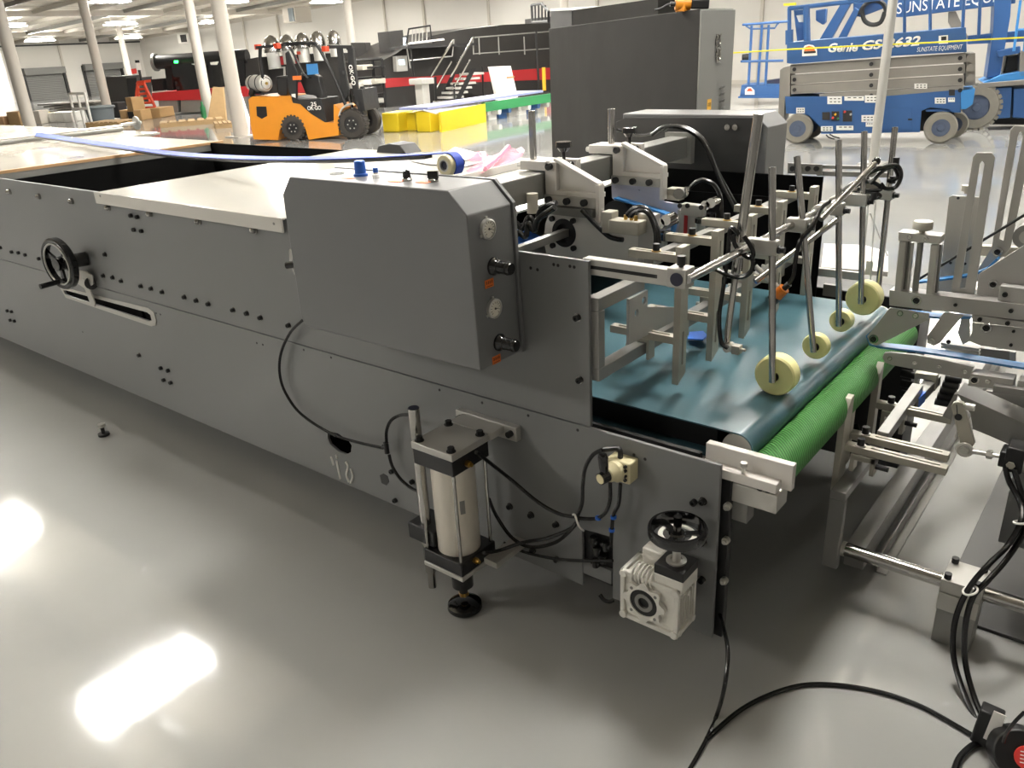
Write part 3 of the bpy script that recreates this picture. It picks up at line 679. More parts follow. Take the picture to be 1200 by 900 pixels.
# ---------------------------------------------------------------- square cross beam, brackets and hanging plates
bmx = thing('square_cross_beam', 'square grey steel beam spanning the machine above the belt', 'beam', (-1.60, 2.4, 1.185))
build(MB().bb((-1.64, 1.70, 1.183), (-1.56, 3.09, 1.266)), 'beam_tube', 'beam_steel', bmx, bevel=.004)
build(MB().bb((-1.66, 3.06, 1.16), (-1.54, 3.09, 1.28)), 'beam_flange', 'alu_dark', bmx)
def carriage(y, idx, label, polyp, holes, matp):
    t = thing('carriage_bracket', label, 'bracket', (-1.5, y, 1.0), 'white carriage brackets clamped on the square beam')
    fx = -1.555
    m = MB().bb((fx, y-.012, 1.175), (fx+.045, y+.06, 1.30)).bb((fx+.0, y+.05, 1.262), (fx+.08, y+.075, 1.302)).bb((fx-.10, y-.012, 1.270), (fx+.02, y+.075, 1.300))
    build(m, 'bracket_body', 'white_paint', t, bevel=.003)
    build(MB().prism([Vector((fx+.045, y+.004, 1.300)), Vector((fx+.195, y+.004, 1.236)), Vector((fx+.195, y+.004, 1.212)), Vector((fx+.045, y+.004, 1.208))], Y*.012), 'bracket_rib', 'white_paint', t)
    build(MB().bar((fx+.035, y+.003, 1.308), (fx+.20, y+.003, 1.238), .030, .010).bb((fx+.04, y-.013, 1.198), (fx+.20, y+.03, 1.213)).bb((fx+.190, y-.014, 1.125), (fx+.203, y+.018, 1.240)), 'bracket_flange', 'white_paint', t, bevel=.002)
    build(MB().bb((fx-.002, y-.018, 1.168), (fx+.192, y+.03, 1.199)), 'clamp_plate', 'alu', t, bevel=.002)
    for dx in (.02, .09, .155):
        build(MB().cyl((fx+dx, y-.018, 1.184), (fx+dx, y-.030, 1.184), .011, n=16), 'cap_bolt', 'black', t)
    for dx, z in ((.022, 1.286), (.06, 1.285)):
        build(MB().cyl((fx+dx, y-.012 if dx < .05 else y+.05, z), (fx+dx, y-.026 if dx < .05 else y+.036, z), .011, n=16), 'clamp_bolt', 'gloss_black', t)
    build(MB().bb((fx-.075, y+.01, 1.300), (fx-.055, y+.024, 1.45)).bb((fx-.078, y+.03, 1.300), (fx-.068, y+.04, 1.445)) if idx == 0 else MB().cyl((fx-.03, y+.03, 1.300), (fx-.03, y+.03, 1.42), .012), 'guide_post', 'chrome', t, bevel=.002)
    q = Vector((fx+.035, y+.045, 1.30)); build(MB().cyl(q, q+Z*.03, .006).cyl(q+Z*.025, q+Z*.038, .013, .022, n=20).cyl(q+Z*.038, q+Z*.055, .026, .024, n=24), 'star_knob', 'gloss_black', t)
    q = Vector((fx-.1, y-.0, 1.283)); build(MB().cyl(q, q-X*.014, .009, n=12), 'side_bolt', 'steel', t)
    pl = polyY(polyp, y-.002); hl = [circ(lambda u, v: Vector((u, y-.002, v)), *((lambda p: (p.x, p.z))(A(hx, hy, 'y', y-.002))), hr, 24) for hx, hy, hr in holes]
    build(MB().prism(pl, Y*.014, hl), 'hanging_plate', matp, t, bevel=.001)
    return t
P1 = [(647, 243), (705, 245), (707, 268), (727, 274), (755, 277), (757, 330), (690, 318), (640, 297), (637, 283), (639, 262), (643, 252)]
t1 = carriage(2.10, 0, 'nearer white carriage bracket with the large grey plate and round black bearing', P1, [(661, 273, .034)], 'hang_plate')
c = A(661, 273, 'y', 2.098)
build(MB().lathe(c+Y*.01, -Y, [(.046, 0), (.046, .012), (.03, .012), (.03, 0)], 32, closed=True).cyl(c+Y*.06, c+Y*.01, .034), 'bearing_flange', 'black', t1)
for a in (45, 135, 225, 315):
    q = c+Vector((math.cos(math.radians(a))*.058, -.003, math.sin(math.radians(a))*.062)); build(MB().cyl(q, q-Y*.010, .009, n=14), 'flange_bolt', 'black', t1)
build(MB().bar((c.x, 1.70, c.z-.005), (c.x, 2.15, c.z), .024, .024), 'drive_shaft', 'alu_dark', t1)
build(MB().bb((-1.550, 2.075, 1.138), (-1.37, 2.098, 1.164)), 'valve_manifold', 'alu_dark', t1, bevel=.002)
v0 = A(707, 247, 'y', 2.06); v1 = A(752, 262, 'y', 2.06)
build(MB().bb((v0.x, 2.05, v0.z-.065), (v0.x+.035, 2.09, v0.z)).bb((v0.x+.03, 2.04, v1.z-.034), (v1.x, 2.09, v1.z+.006)), 'solenoid_valve', 'nickel', t1, bevel=.003)
build(MB().prism([Vector((v1.x-.03, 2.092, v1.z+.02)), Vector((v1.x+.02, 2.092, v1.z+.018)), Vector((v1.x+.02, 2.092, v1.z-.13)), Vector((v1.x-.03, 2.092, v1.z-.13))], Y*.04), 'valve_plate', 'grey_plate', t1)
m = MB()
for dx in (.0, .02, .035): q = Vector((v0.x+.075+dx, 2.065, v1.z+.006)); m.cyl(q, q+Z*.014, .006, n=10)
build(m, 'brass_fitting', 'brass', t1)
P2 = [(716, 203), (774, 206), (776, 236), (797, 240), (795, 256), (800, 283), (760, 283), (752, 262), (717, 232)]
t2 = carriage(2.50, 1, 'farther white carriage bracket with a pale lilac grey plate and blue toothed belt', P2, [(723, 210, .003), (745, 211, .003), (768, 212, .003), (722, 220, .003), (749, 223, .003)], 'lilac_plate')
bl = [A(722, 232, 'y', 2.47), A(750, 240, 'y', 2.47), A(783, 251, 'y', 2.47), A(790, 256, 'y', 2.47), A(789, 270, 'y', 2.47), A(786, 276, 'y', 2.47)]
build(MB().ribbon(spline(bl, 4), .03, .006, Y), 'toothed_belt', 'belt_blue', t2)
q = A(777, 262, 'y', 2.42); build(MB().cyl(q, q+Y*.09, .022, n=24).cyl(q-Y*.02, q, .012), 'belt_pulley', 'chrome', t2)
q = A(722, 255, 'y', 2.45); build(MB().cyl(q, q+Y*.05, .06, n=32), 'large_pulley', 'black', t2)
q0 = A(800, 240, 'y', 2.45); q1 = A(826, 243, 'y', 2.45)
build(MB().bar(q0-Z*.012, q1-Z*.012, .03, .038), 'link_arm', 'alu', t2, bevel=.003)
for px in ((797, 241), (806, 241), (822, 243)):
    q = A(*px, 'y', 2.43); build(MB().cyl(q, q-Y*.004, .008), 'link_bolt', 'black', t2)
for k, (px, py) in enumerate(((826, 241), (833, 238))):
    q = A(px, py, 'y', 2.45); build(MB().cyl(q, q+Y*.04, .016), 'arm_roller', 'chrome', t2)
build(MB().prism(polyY([(794, 246), (817, 248), (815, 262), (817, 284), (792, 283), (796, 262)], 2.475), Y*.01), 'neck_plate', 'grey_plate', t2)
a = A(804, 248, 'y', 2.47); b = A(803, 276, 'y', 2.47); build(MB().bar(a, b, .012, .004, up=Y), 'red_scale', 'mach_red', t2)
for (px, py, yy) in ((821, 268, 2.44), (832, 262, 2.5)):
    q = A(px, py, 'y', yy); build(MB().cyl(q-Z*.03, q+Z*.02, .016, n=20), 'clear_cup', 'glass', t2); build(MB().cyl(q+Z*.02, q+Z*.035, .02, n=20), 'cup_cap', 'gloss_black', t2); build(MB().cyl(q-Z*.038, q-Z*.03, .008, n=12), 'drain_valve', 'gloss_black', t2)
q = A(805, 222, 'y', 2.45); build(MB().cyl(q-Z*.02, q, .004).cyl(q-Z*.004, q+Z*.008, .008, n=12), 'set_screw', 'chrome', t2)
q = A(793, 225, 'y', 2.52); build(MB().bb(q+Vector((-.04, 0, -.03)), q+Vector((.01, .04, .01))), 'far_valve', 'nickel', t2, bevel=.002)
build(MB().cyl(A(795, 227, 'y', 2.5), A(801, 226, 'y', 2.6), .018), 'amber_cap', 'alu_dark', t2)
for (px, py) in ((760, 300), (776, 290)):
    q = A(px, py, 'y', 2.3); build(MB().cyl(q-Z*.03, q+Z*.03, .018, n=20), 'glass_bowl', 'glass', t1)
for (px, py) in ((768, 284), (780, 276)):
    q = A(px, py, 'y', 2.3); build(MB().cyl(q-Z*.014, q+Z*.012, .022, n=20), 'bowl_cap', 'gloss_black', t1)
for (px, py) in ((773, 262), (780, 258)):
    q = A(px, py, 'y', 2.35); build(MB().cyl(q, q+Y*.05, .018, n=20), 'lever_roller', 'chrome', t1)
q = A(762, 285, 'y', 2.25); build(MB().bb(q-Vector((.02, .02, .06)), q+Vector((.02, .02, .02))), 'blue_spacer', 'belt_blue', t1)
# ---------------------------------------------------------------- far control cabinet (twin of the near one), seen from inside
fc = thing('far_control_cabinet', 'dark grey chamfered cabinet on the far side plate, seen from behind', 'cabinet', (-1.6, 3.2, .98))
yy = 3.115
fp = polyY([(722, 143), (733, 138), (884, 138), (893, 147), (880, 205), (874, 234), (868, 300), (722, 300)], yy)
build(MB().prism(fp, Y*.012), 'cabinet_inner_plate', 'panel_dark', fc, bevel=.001)
hous = [Vector((-1.90, yy+.012, .99)), Vector((-1.305, yy+.012, .99)), Vector((-1.255, yy+.012, 1.03)), Vector((-1.255, yy+.012, 1.30)), Vector((-1.305, yy+.012, 1.345)), Vector((-1.90, yy+.012, 1.345))]
build(MB().prism(hous, Y*.20), 'cabinet_housing', 'cabinet', fc, bevel=.003)
for px in ((853, 149), (862, 149)):
    q = A(*px, 'y', yy); build(MB().cyl(q, q-Y*.008, .012, n=14), 'cap_bolt', 'chrome', fc)
rb = thing('far_guide_rail', 'pair of slim grey rails joined by a bolted plate beyond the far side panel', 'rail', A(980, 197, 'y', 3.12))
build(MB().bar(A(958, 195, 'y', 3.12), A(1042, 197, 'y', 3.12), .02, .012).bar(A(958, 203, 'y', 3.12), A(1042, 205, 'y', 3.12), .02, .016), 'rail_bar', 'alu_dark', rb)
build(MB().prism(polyY([(923, 191), (963, 193), (963, 205), (923, 203)], 3.10), Y*.012), 'rail_plate', 'alu_dark', rb)
m = MB()
for px in (929, 937, 947, 957): q = A(px, 197.5, 'y', 3.098); m.cyl(q, q-Y*.006, .010, n=14)
build(m, 'rail_bolt', 'black', rb)

# ---------------------------------------------------------------- side guide frame and guide blades
gf = thing('guide_carrier', 'grey painted square tube frame reaching over the near edge of the teal belt', 'frame', (-1.1, 1.9, .80))
FX = -1.10
m = MB().bb((FX-.018, 1.665, 1.0), (FX+.018, 1.90, 1.036)).bb((FX-.018, 1.665, .8405), (FX+.018, 1.695, .9995)).bb((FX-.018, 1.665, .805), (FX+.018, 3.04, .84))
build(m, 'frame_tube', 'grey_bar', gf, bevel=.002)
build(MB().prism([Vector((FX+.02, 1.80, 1.0)), Vector((FX+.02, 1.90, 1.0)), Vector((FX+.02, 1.90, .95)), Vector((FX+.02, 2.08, .90)), Vector((FX+.02, 2.10, .86)), Vector((FX+.02, 1.80, .87))], X*.008, [circ(lambda u, v: Vector((FX+.02, u, v)), 1.84, .95, .011), circ(lambda u, v: Vector((FX+.02, u, v)), 1.88, .975, .011)]), 'frame_gusset', 'grey_plate', gf)
bp0 = A(690, 303, 'y', 1.672)
build(MB().bb((-1.13, 1.665, 1.096), (-.885, 1.695, 1.137)), 'slotted_bar', 'alu', gf, bevel=.002)
build(MB().bb((-1.12, 1.6645, 1.112), (-.915, 1.666, 1.121)), 'bar_slot', 'black', gf)
GY = (1.92, 2.132, 2.366, 2.609, 2.905)
def slotted_guide(label):
    t = thing('slotted_guide', label, 'guide blade', (-.98, GY[0], .735), 'slotted aluminium guide blades in a row over the teal belt')
    y = GY[0]; mk = lambda u, v: Vector((-.990, u, v))
    build(MB().prism([Vector((-.990, y-.022, .735)), Vector((-.990, y+.022, .760)), Vector((-.990, y+.022, 1.13)), Vector((-.990, y-.022, 1.13))], X*.020, [slot(y, .84, .010, .10, mk), slot(y, 1.07, .010, .06, mk)]), 'blade', 'nickel', t, bevel=.0012)
    for z, xx in ((.862, -1.20), (1.095, -1.14)):
        mk2 = lambda u, v: Vector((u, v, z-.011))
        o = build(MB().prism([Vector((xx, y-.014, z-.011)), Vector((-.990, y-.014, z-.011)), Vector((-.990, y+.014, z-.011)), Vector((xx, y+.014, z-.011))], Z*.022, [slot((xx-.99)/2+.0, y, (-.99-xx)*.8, .008, mk2)]), 'slotted_arm', 'nickel', t, bevel=.001)
        build(MB().cyl((-1.09 if z < 1 else -1.06, y, z+.011), (-1.09 if z < 1 else -1.06, y, z+.014), .013, n=20), 'washer', 'brass', o)
        build(MB().cyl((-1.09 if z < 1 else -1.06, y, z+.014), (-1.09 if z < 1 else -1.06, y, z+.032), .0095, n=16), 'cap_bolt', 'black', t)
    build(MB().bb((-1.132, y-.018, .842), (-1.068, y+.018, .852)).bb((-1.076, y-.018, .79), (-1.068, y+.018, .85)).bb((-1.132, y-.018, .79), (-1.120, y+.018, .85)), 'clamp_block', 'nickel', t, bevel=.001)
    build(MB().cyl((-1.132, y, .82), (-1.15, y, .82), .008, n=12), 'side_screw', 'steel', t)
    return t
GLAB = ['slotted guide blade nearest the side panel, front of the row of five', 'second slotted guide blade from the near side panel', 'middle slotted guide blade of the five over the teal belt', 'fourth slotted guide blade from the near side panel', 'farthest slotted guide blade, beside the far side rail']
g0 = slotted_guide(GLAB[0])
for k in range(1, 5): copy_tree(g0, (-.98, GY[k], .735), label=GLAB[k])
ub = thing('upper_guide_beam', 'slim grey square bar carrying the upper arms of the guide blades', 'beam', (-1.10, 2.4, 1.05))
build(MB().bb((-1.115, 1.95, 1.052), (-1.085, 3.09, 1.082)), 'beam_tube', 'alu_dark', ub, bevel=.002)

# ---------------------------------------------------------------- overhead shaft with leaning press rods
sh = thing('press_wheel_shaft', 'bright round shaft running across the belt that holds the leaning press rods', 'shaft', (-.83, 2.3, 1.1))
SX, SZ = -.835, 1.122
build(MB().cyl((SX, 1.66, SZ), (SX, 3.0, SZ), .0115, n=24), 'shaft', 'chrome', sh)
build(MB().bb((-.885, 1.655, 1.098), (-.835-.0, 1.70, 1.145)), 'shaft_clamp', 'alu', sh, bevel=.002)
build(MB().cyl((-.858, 1.655, 1.120), (-.858, 1.652, 1.120), .016, n=24), 'clamp_disc', 'slate', sh)
build(MB().cyl((-.858, 1.675, 1.145), (-.858, 1.675, 1.152), .006).cyl((-.858, 1.675, 1.15), (-.858, 1.675, 1.172), .010, n=16), 'clamp_screw', 'black', sh)
q = A(957, 245, 'y', 2.55); build(MB().cyl((SX, 2.52, SZ), (SX, 2.55, SZ), .02, n=20), 'shaft_collar', 'white', sh)
def press_rod(y, top, axle, rw, wth, label, nside=0):
    t = thing('press_rod', label, 'press rod', axle, 'leaning steel press rods with yellow wheels')
    d = (top-axle).normalized()
    build(MB().cyl(axle-d*.012, top, .0095, n=20), 'rod', 'chrome', t)
    build(MB().cyl(top, top+d*.001, .0045, n=10), 'rod_hole', 'black', t)
    if rw:
        w0 = axle+Y*.012
        build(MB().lathe(w0, Y, [(.014, 0), (rw*.92, 0), (rw, .005), (rw, wth-.005), (rw*.94, wth), (.014, wth)], 40, closed=True), 'wheel', 'yellow', t, label='yellow plastic press wheel')
        build(MB().cyl(w0+Y*.001, w0-Y*.004, .012, n=18).cyl(w0-Y*.002, w0+Y*wth, .014, n=18), 'wheel_hub', 'gloss_black', t)
    s = (SZ-axle.z)/(top.z-axle.z); cpt = axle+(top-axle)*s
    build(MB().bb((min(cpt.x, SX)-.016, y-.014, SZ-.02), (max(cpt.x, SX)+.016, y+.014, SZ+.02)), 'clamp_block', 'alu', t, bevel=.003)
    q = Vector((max(cpt.x, SX)+.016, y, SZ-.004)); build(MB().cyl(q, q+X*.006, .011, n=16).cyl(q+X*.006, q+X*.018, .008, n=16), 'clamp_bolt', 'black', t)
    return t
rods = [((905, 443), (905, 196), 2.035, .058, .048, 'press rod with the large yellow wheel nearest the camera'),
        ((953, 408), (934, 183), 2.32, .040, .030, 'press rod with a smaller yellow wheel, second from the near side'),
        ((983, 378), (983, 164), 2.59, .037, .036, 'press rod with the smallest yellow wheel, third from the near side'),
        ((1009, 352), (1013, 154), 2.76, .057, .055, 'press rod in front of the farthest large yellow wheel')]
for (b, t_, y, rw, wth, lb) in rods: press_rod(y, A(*t_, 'y', y), A(*b, 'y', y), rw, wth, lb)
press_rod(2.9, A(1049, 149, 'y', 2.9), A(1030, 332, 'y', 2.9), 0, 0, 'leaning press rod without a wheel at the far end of the shaft')
# sensor rod
sr = thing('sensor_rod', 'tall thick steel rod leaning over the guide blades with a sensor at its foot', 'sensor rod', A(853, 404, 'y', 2.02))
build(MB().cyl(A(851, 404, 'y', 2.02), A(866, 290, 'y', 2.02), .009).cyl(A(862, 320, 'y', 2.02), A(889, 133, 'y', 2.02), .0125, n=20), 'rod', 'chrome', sr)
q = A(856, 407, 'y', 2.02); build(MB().sphere(q, .014).bb(q+Vector((.008, -.012, -.014)), q+Vector((.03, .012, .010))).cyl(q+X*.03, q+X*.045, .004), 'sensor_head', 'nickel', sr)
build(MB().cyl(q-X*.004-Y*.016, q-X*.004+Y*.016, .012), 'sensor_clamp', 'steel', sr)
q = A(866, 292, 'y', 2.02); build(MB().bb(q-Vector((.02, .015, .02)), q+Vector((.02, .015, .02))), 'rod_clamp', 'alu', sr, bevel=.003)
build(MB().cyl(q+X*.02, q+X*.034, .008), 'clamp_bolt', 'black', sr)
hl = [[(866, 275), (856, 268), (853, 300), (848, 335), (843, 370), (845, 400), (853, 408)], [(812, 316), (835, 315), (852, 322), (868, 325), (880, 318), (882, 305), (874, 298)], [(858, 275), (862, 288), (872, 299), (881, 302), (882, 293), (872, 277)]]
for i, p in enumerate(hl):
    build(MB().tube([A(x, y_, 'y', 1.99-.01*i) for x, y_ in p], .0062, 8, smooth=6), 'sensor_cable', 'hose', sr)
# angled strut rods and manifold with coiled cables
sd = thing('angled_support_rod', 'slender bright rod rising diagonally to a black tip above the press rods', 'rod', A(967, 252, 'y', 2.5))
build(MB().cyl(A(962, 257, 'y', 2.45), A(1026, 191, 'y', 2.72), .009, n=18), 'rod', 'chrome', sd)
build(MB().sphere(A(1027, 189, 'y', 2.725), .013), 'rod_tip', 'gloss_black', sd)
s2 = thing('lower_strut_rod', 'short bright strut crossing under the press rod shaft', 'rod', A(893, 322, 'y', 2.2))
build(MB().cyl(A(885, 330, 'y', 2.25), A(980, 258, 'y', 2.5), .009, n=18), 'rod', 'chrome', s2)
build(MB().cyl(A(885, 312, 'y', 2.3), A(915, 340, 'y', 2.3), .008), 'cross_rod', 'steel', s2)
q = A(919, 338, 'y', 2.28); o = build(MB().cyl(q, q+Vector((-.02, 0, -.025)), .017, n=20), 'amber_sensor', 'amber', s2); build(MB().cyl(q+Vector((-.02, 0, -.025)), q+Vector((-.032, 0, -.04)), .018, n=20).cyl(q, q+Vector((.014, 0, .016)), .009), 'sensor_collar', 'black', s2)
build(MB().tube([q+Vector((.01, 0, .01)), A(930, 322, 'y', 2.28), A(933, 300, 'y', 2.28), A(938, 282, 'y', 2.28), A(952, 265, 'y', 2.30), A(962, 245, 'y', 2.35), A(972, 236, 'y', 2.4)], .0065, 8, smooth=6), 'sensor_cable', 'hose', s2)
mf = thing('valve_manifold', 'pale metal air manifold wrapped in looped black hoses near the rod tips', 'manifold', A(1010, 228, 'y', 2.8))
build(MB().bar(A(975, 236, 'y', 2.8), A(1030, 214, 'y', 2.8), .035, .03), 'manifold_block', 'nickel', mf, bevel=.004)
build(MB().bb(A(1001, 236, 'y', 2.79)-Vector((.02, 0, .01)), A(1014, 228, 'y', 2.82)+Vector((.02, .02, .01))), 'end_block', 'alu', mf, bevel=.003)
loops = [[(1014, 205), (1030, 198), (1050, 194), (1056, 205), (1050, 219), (1038, 221), (1032, 215)], [(1020, 215), (1035, 200), (1047, 196), (1052, 208), (1040, 212)], [(995, 222), (1015, 213), (1028, 216), (1032, 222), (1020, 223), (1005, 222)], [(1000, 226), (1018, 225), (1030, 228), (1030, 231), (1020, 232), (1008, 226), (996, 230)], [(1018, 208), (1005, 212), (990, 222), (975, 240)], [(1040, 198), (1028, 197), (1012, 206), (1000, 216), (985, 228), (968, 240)]]
for i, p in enumerate(loops): build(MB().tube([A(x, y_, 'y', 2.72+.02*i) for x, y_ in p], .0065, 8, smooth=7), 'air_hose', 'hose', mf)
for px in ((1024, 230), (1046, 211), (1050, 189)):
    q = A(*px, 'y', 2.75); build(MB().cyl(q-Z*.01, q+Z*.012, .010, n=12), 'push_fitting', 'black', mf)
for a, b in (((1018, 236), (1012, 300)), ((1026, 236), (1020, 330)), ((1020, 250), (1040, 300))):
    build(MB().tube([A(*a, 'y', 2.95), A(*b, 'y', 2.95)], .003, 6), 'thin_wire', 'clear', mf)
tg = build(MB().bb(A(1018, 306, 'y', 2.96)-X*.008, A(1019, 322, 'y', 2.962)+X*.008), 'red_tag', 'white', mf, label='white tag with red print')
# far white tray beyond the rods
wl = thing('far_end_housing', 'low black and steel drive housing at the far edge of the teal belt', 'housing', (-1.0, 3.2, .55))
build(MB().bb((-1.25, 3.13, .0), (-.62, 3.3, .70)), 'housing_body', 'black', wl, bevel=.004)
build(MB().prism(polyZ([(962, 318), (1040, 324), (1040, 300), (1012, 292), (965, 290)], .66), Z*.02), 'white_tray', 'white_paint', wl)
build(MB().bar(A(958, 318, 'y', 3.12), A(1010, 324, 'y', 3.12), .02, .03), 'housing_rail', 'alu', wl)
build(MB().bb(A(965, 333, 'y', 3.11), A(982, 348, 'y', 3.12)+Y*.01), 'micro_switch', 'alu_dark', wl)
q0 = A(1016, 342, 'y', 2.95); build(MB().cyl(q0, A(1030, 334, 'y', 2.99), .012), 'axle_stub', 'white_paint', wl)

# hoses between valves on the carriage
def hose(name, pts, r, label, yv=None, m='hose', cat='hose', group=None):
    P = [A(*p[:2], 'y', p[2] if len(p) > 2 else yv) for p in pts]
    return build(MB().tube(P, r, 10, smooth=8), name, m, label=label, cat=cat, group=group)
hose('air_hose', [(682, 246), (697, 262), (712, 276), (722, 280), (730, 281)], .0075, 'black hose curving down across the large grey plate', 2.06)
hose('air_hose', [(735, 252), (742, 245), (752, 243), (762, 250), (770, 268), (772, 285)], .0075, 'outer black hose arching from the solenoid valve to the clear bowls', 2.05)
hose('air_hose', [(739, 254), (745, 248), (754, 247), (762, 254), (768, 272), (768, 290)], .0065, 'inner black hose arching from the solenoid valve to the clear bowls', 2.04)
hose('air_hose', [(806, 224), (815, 214), (825, 211), (838, 218), (845, 235), (845, 258)], .007, 'black hose arching over the far link arm', 2.5)
hose('air_hose', [(764, 158), (775, 150), (783, 148), (800, 150), (820, 162), (833, 185), (845, 215), (862, 248), (868, 262)], .008, 'long black hose looping over the square beam and down the dark plate', 2.85)
hose('air_hose', [(783, 148), (805, 150), (826, 166), (838, 195), (855, 228), (868, 248)], .008, 'second long black hose following the loop down the dark plate', 2.9)
hose('air_hose', [(723, 152), (745, 158), (765, 156), (783, 149)], .007, 'black hose running along the top of the square beam', 2.95)
hose('cable_bundle', [(596, 272), (605, 262), (612, 268), (620, 255), (628, 262), (633, 248), (645, 240), (652, 238)], .009, 'tangled black cable bundle behind the cabinet edge', 1.95, cat='cable')
hose('cable_bundle', [(600, 285), (607, 273), (616, 277), (619, 262), (626, 270), (630, 258), (640, 250), (650, 243)], .009, 'second black cable bundle lying over the blue tape', 1.9, cat='cable')
build(MB().prism([A(x, y_, 'z', .98) for x, y_ in ((592, 278), (612, 268), (632, 278), (628, 284), (600, 288))], Z*.006), 'blue_tape', 'tape_blue', label='blue tape patch under the cable bundles', cat='tape')
build(MB().prism([A(x, y_, 'z', .72) for x, y_ in ((808, 390), (824, 389), (829, 394), (824, 399), (806, 398))], Z*.004), 'blue_tape', 'tape_blue', label='blue tape patch lying on the teal belt among the guide blades', cat='tape')
q = A(624, 238, 'y', 2.0); build(MB().cyl(q-Z*.03, q+Z*.03, .018), 'filter_cup', 'silver_tube', label='small beige cup under the square beam', cat='cup')
build(MB().bb((-2.25, 1.75, .86), (-1.66, 3.05, .90)), 'inner_deck_plate', 'alu_dark', label='grey metal deck plate below the square beam', cat='plate')
# ================================================================ side panel hoses
hose('air_hose', [(356, 374, 1.60), (340, 390), (329, 415), (328, 440), (336, 463), (355, 487), (395, 511), (449, 525)], .0052, 'long black hose looping from the control cabinet to the tee on the side panel', 1.625)
q = A(453, 525, 'y', 1.62); build(MB().cyl(q-Z*.02, q+Z*.02, .009, n=12).cyl(q-X*.02, q, .008, n=12).torus(q+Z*.02, Z, .008, .002, 14, 6), 'tee_fitting', 'black', label='black tee fitting joining three hoses on the side panel', cat='fitting')
hose('air_hose', [(453, 519), (453, 505), (458, 493), (468, 487), (478, 486, 1.55), (483, 487, 1.5)], .0056, 'short black hose from the tee up to the chrome guide tube', 1.62)
hose('air_hose', [(456, 533), (460, 547), (470, 562), (482, 572), (491, 576, 1.56)], .0056, 'short black hose from the tee down behind the cylinder', 1.62)
hose('air_hose', [(558, 530, 1.47), (575, 543, 1.53), (600, 563), (630, 588), (655, 602), (676, 606)], .0056, 'black hose from the upper cylinder head to the cable tie', 1.60)
hose('air_hose', [(676, 606), (682, 590), (683, 568), (686, 548), (695, 533), (706, 527)], .0056, 'black hose rising from the cable tie to the top of the hand valve', 1.60)
hose('air_hose', [(567, 648, 1.47), (585, 645, 1.55), (612, 636), (640, 631), (668, 620), (676, 612)], .0056, 'black hose from the lower cylinder head to the cable tie', 1.60)
hose('air_hose', [(573, 585, 1.57), (582, 605), (600, 630), (622, 641), (650, 636), (668, 622), (677, 610)], .0056, 'black hose sagging from behind the cylinder to the cable tie', 1.62)
hose('air_hose', [(590, 636, 1.6), (612, 646), (645, 654), (680, 657), (718, 657)], .0048, 'straight black hose along the bottom of the side panel', 1.63)
hose('air_hose', [(715, 566), (715, 585), (710, 600), (701, 607), (690, 608), (678, 607)], .0052, 'short black hose from the valve curving left to the cable tie', 1.61)
hose('air_hose', [(727, 567), (725, 590), (719, 603), (717, 620), (716, 640)], .0052, 'black hose with blue rings dropping from the valve into the pocket', 1.61)
for px in ((701, 607), (719, 606), (717, 621)):
    q = A(*px, 'y', 1.61); build(MB().cyl(q-Z*.004, q+Z*.004, .0085, n=12), 'collet_ring', 'knob_blue', label={701: 'blue collet ring on the hose curving left', 719: 'upper blue collet ring on the vertical hose', 717: 'lower blue collet ring on the vertical hose'}[px[0]], cat='hose ring')
build(MB().tube([A(671, 603, 'y', 1.585), A(674, 604, 'y', 1.585), A(678, 616, 'y', 1.585), A(684, 622, 'y', 1.60)], .003, 6, smooth=4), 'cable_tie', 'white', label='white cable tie gathering the hoses beside the valve', cat='cable tie')

# ================================================================ the machine at the right
RM = thing('delivery_mechanism', 'aluminium and steel mechanism of the next machine at the right edge', 'machine', (-.3, 2.5, .6))
RY = 2.50
def rp(name, px, mt, y=RY, th=.012, holes=(), bevel=.0012, par=RM, label=None):
    hl = [circ(lambda u, v: Vector((u, y, v)), *((lambda p: (p.x, p.z))(A(hx, hy, 'y', y))), hr, 18) for hx, hy, hr in holes]
    return build(MB().prism(polyY(px, y), Y*th, hl), name, mt, par, bevel=bevel, label=label)
def rbolt(px, py, r=.008, y=RY, name='cap_bolt', mt='black', ring=True, par=RM):
    q = A(px, py, 'y', y)
    if ring: build(MB().lathe(q, -Y, [(r*1.55, 0), (r*1.55, .003), (r*1.1, .003), (r*1.1, 0)], 20, closed=True), 'washer', 'chrome', par)
    build(MB().lathe(q, -Y, [(r, 0), (r, .006), (r*.5, .006), (r*.5, .002)], 16), name, mt, par)
rp('top_rail', [(1042, 340), (1206, 358), (1206, 376), (1042, 358)], 'grey_plate', th=.05)
rbolt(1074, 352, .009); rbolt(1120, 357, .005, ring=False); rbolt(1185, 364, .006, ring=False)
rp('nose_plate', [(1042, 361), (1088, 368), (1088, 375), (1034, 402), (1027, 405), (1019, 402), (1016, 394), (1026, 382)], 'grey_plate', th=.012)
rbolt(1024, 397, .009); rbolt(1055, 367, .0055, mt='steel'); rbolt(1073, 370, .0055, mt='steel')
c = A(1026, 395, 'y', RY+.014); build(MB().cyl(c, c+Y*.05, .022, n=28), 'nose_pulley', 'black', RM)
rp('idler_arm', [(1106, 366), (1129, 370), (1101, 402), (1094, 405), (1087, 402), (1086, 395)], 'grey_plate', th=.012)
rbolt(1092, 399, .006, mt='steel'); rbolt(1112, 400, .006, ring=False)
bb_ = [(1017, 392), (1020, 384), (1040, 372), (1090, 371), (1108, 367)]
build(MB().ribbon([A(x, y_, 'y', RY+.04) for x, y_ in [(1140, 370), (1108, 371), (1060, 366), (1030, 380), (1018, 392), (1022, 402), (1034, 405), (1072, 409), (1105, 414), (1150, 421), (1212, 431)]], .042, .006, Y), 'transport_belt', 'belt_blue', RM, label='bright blue transport belt')
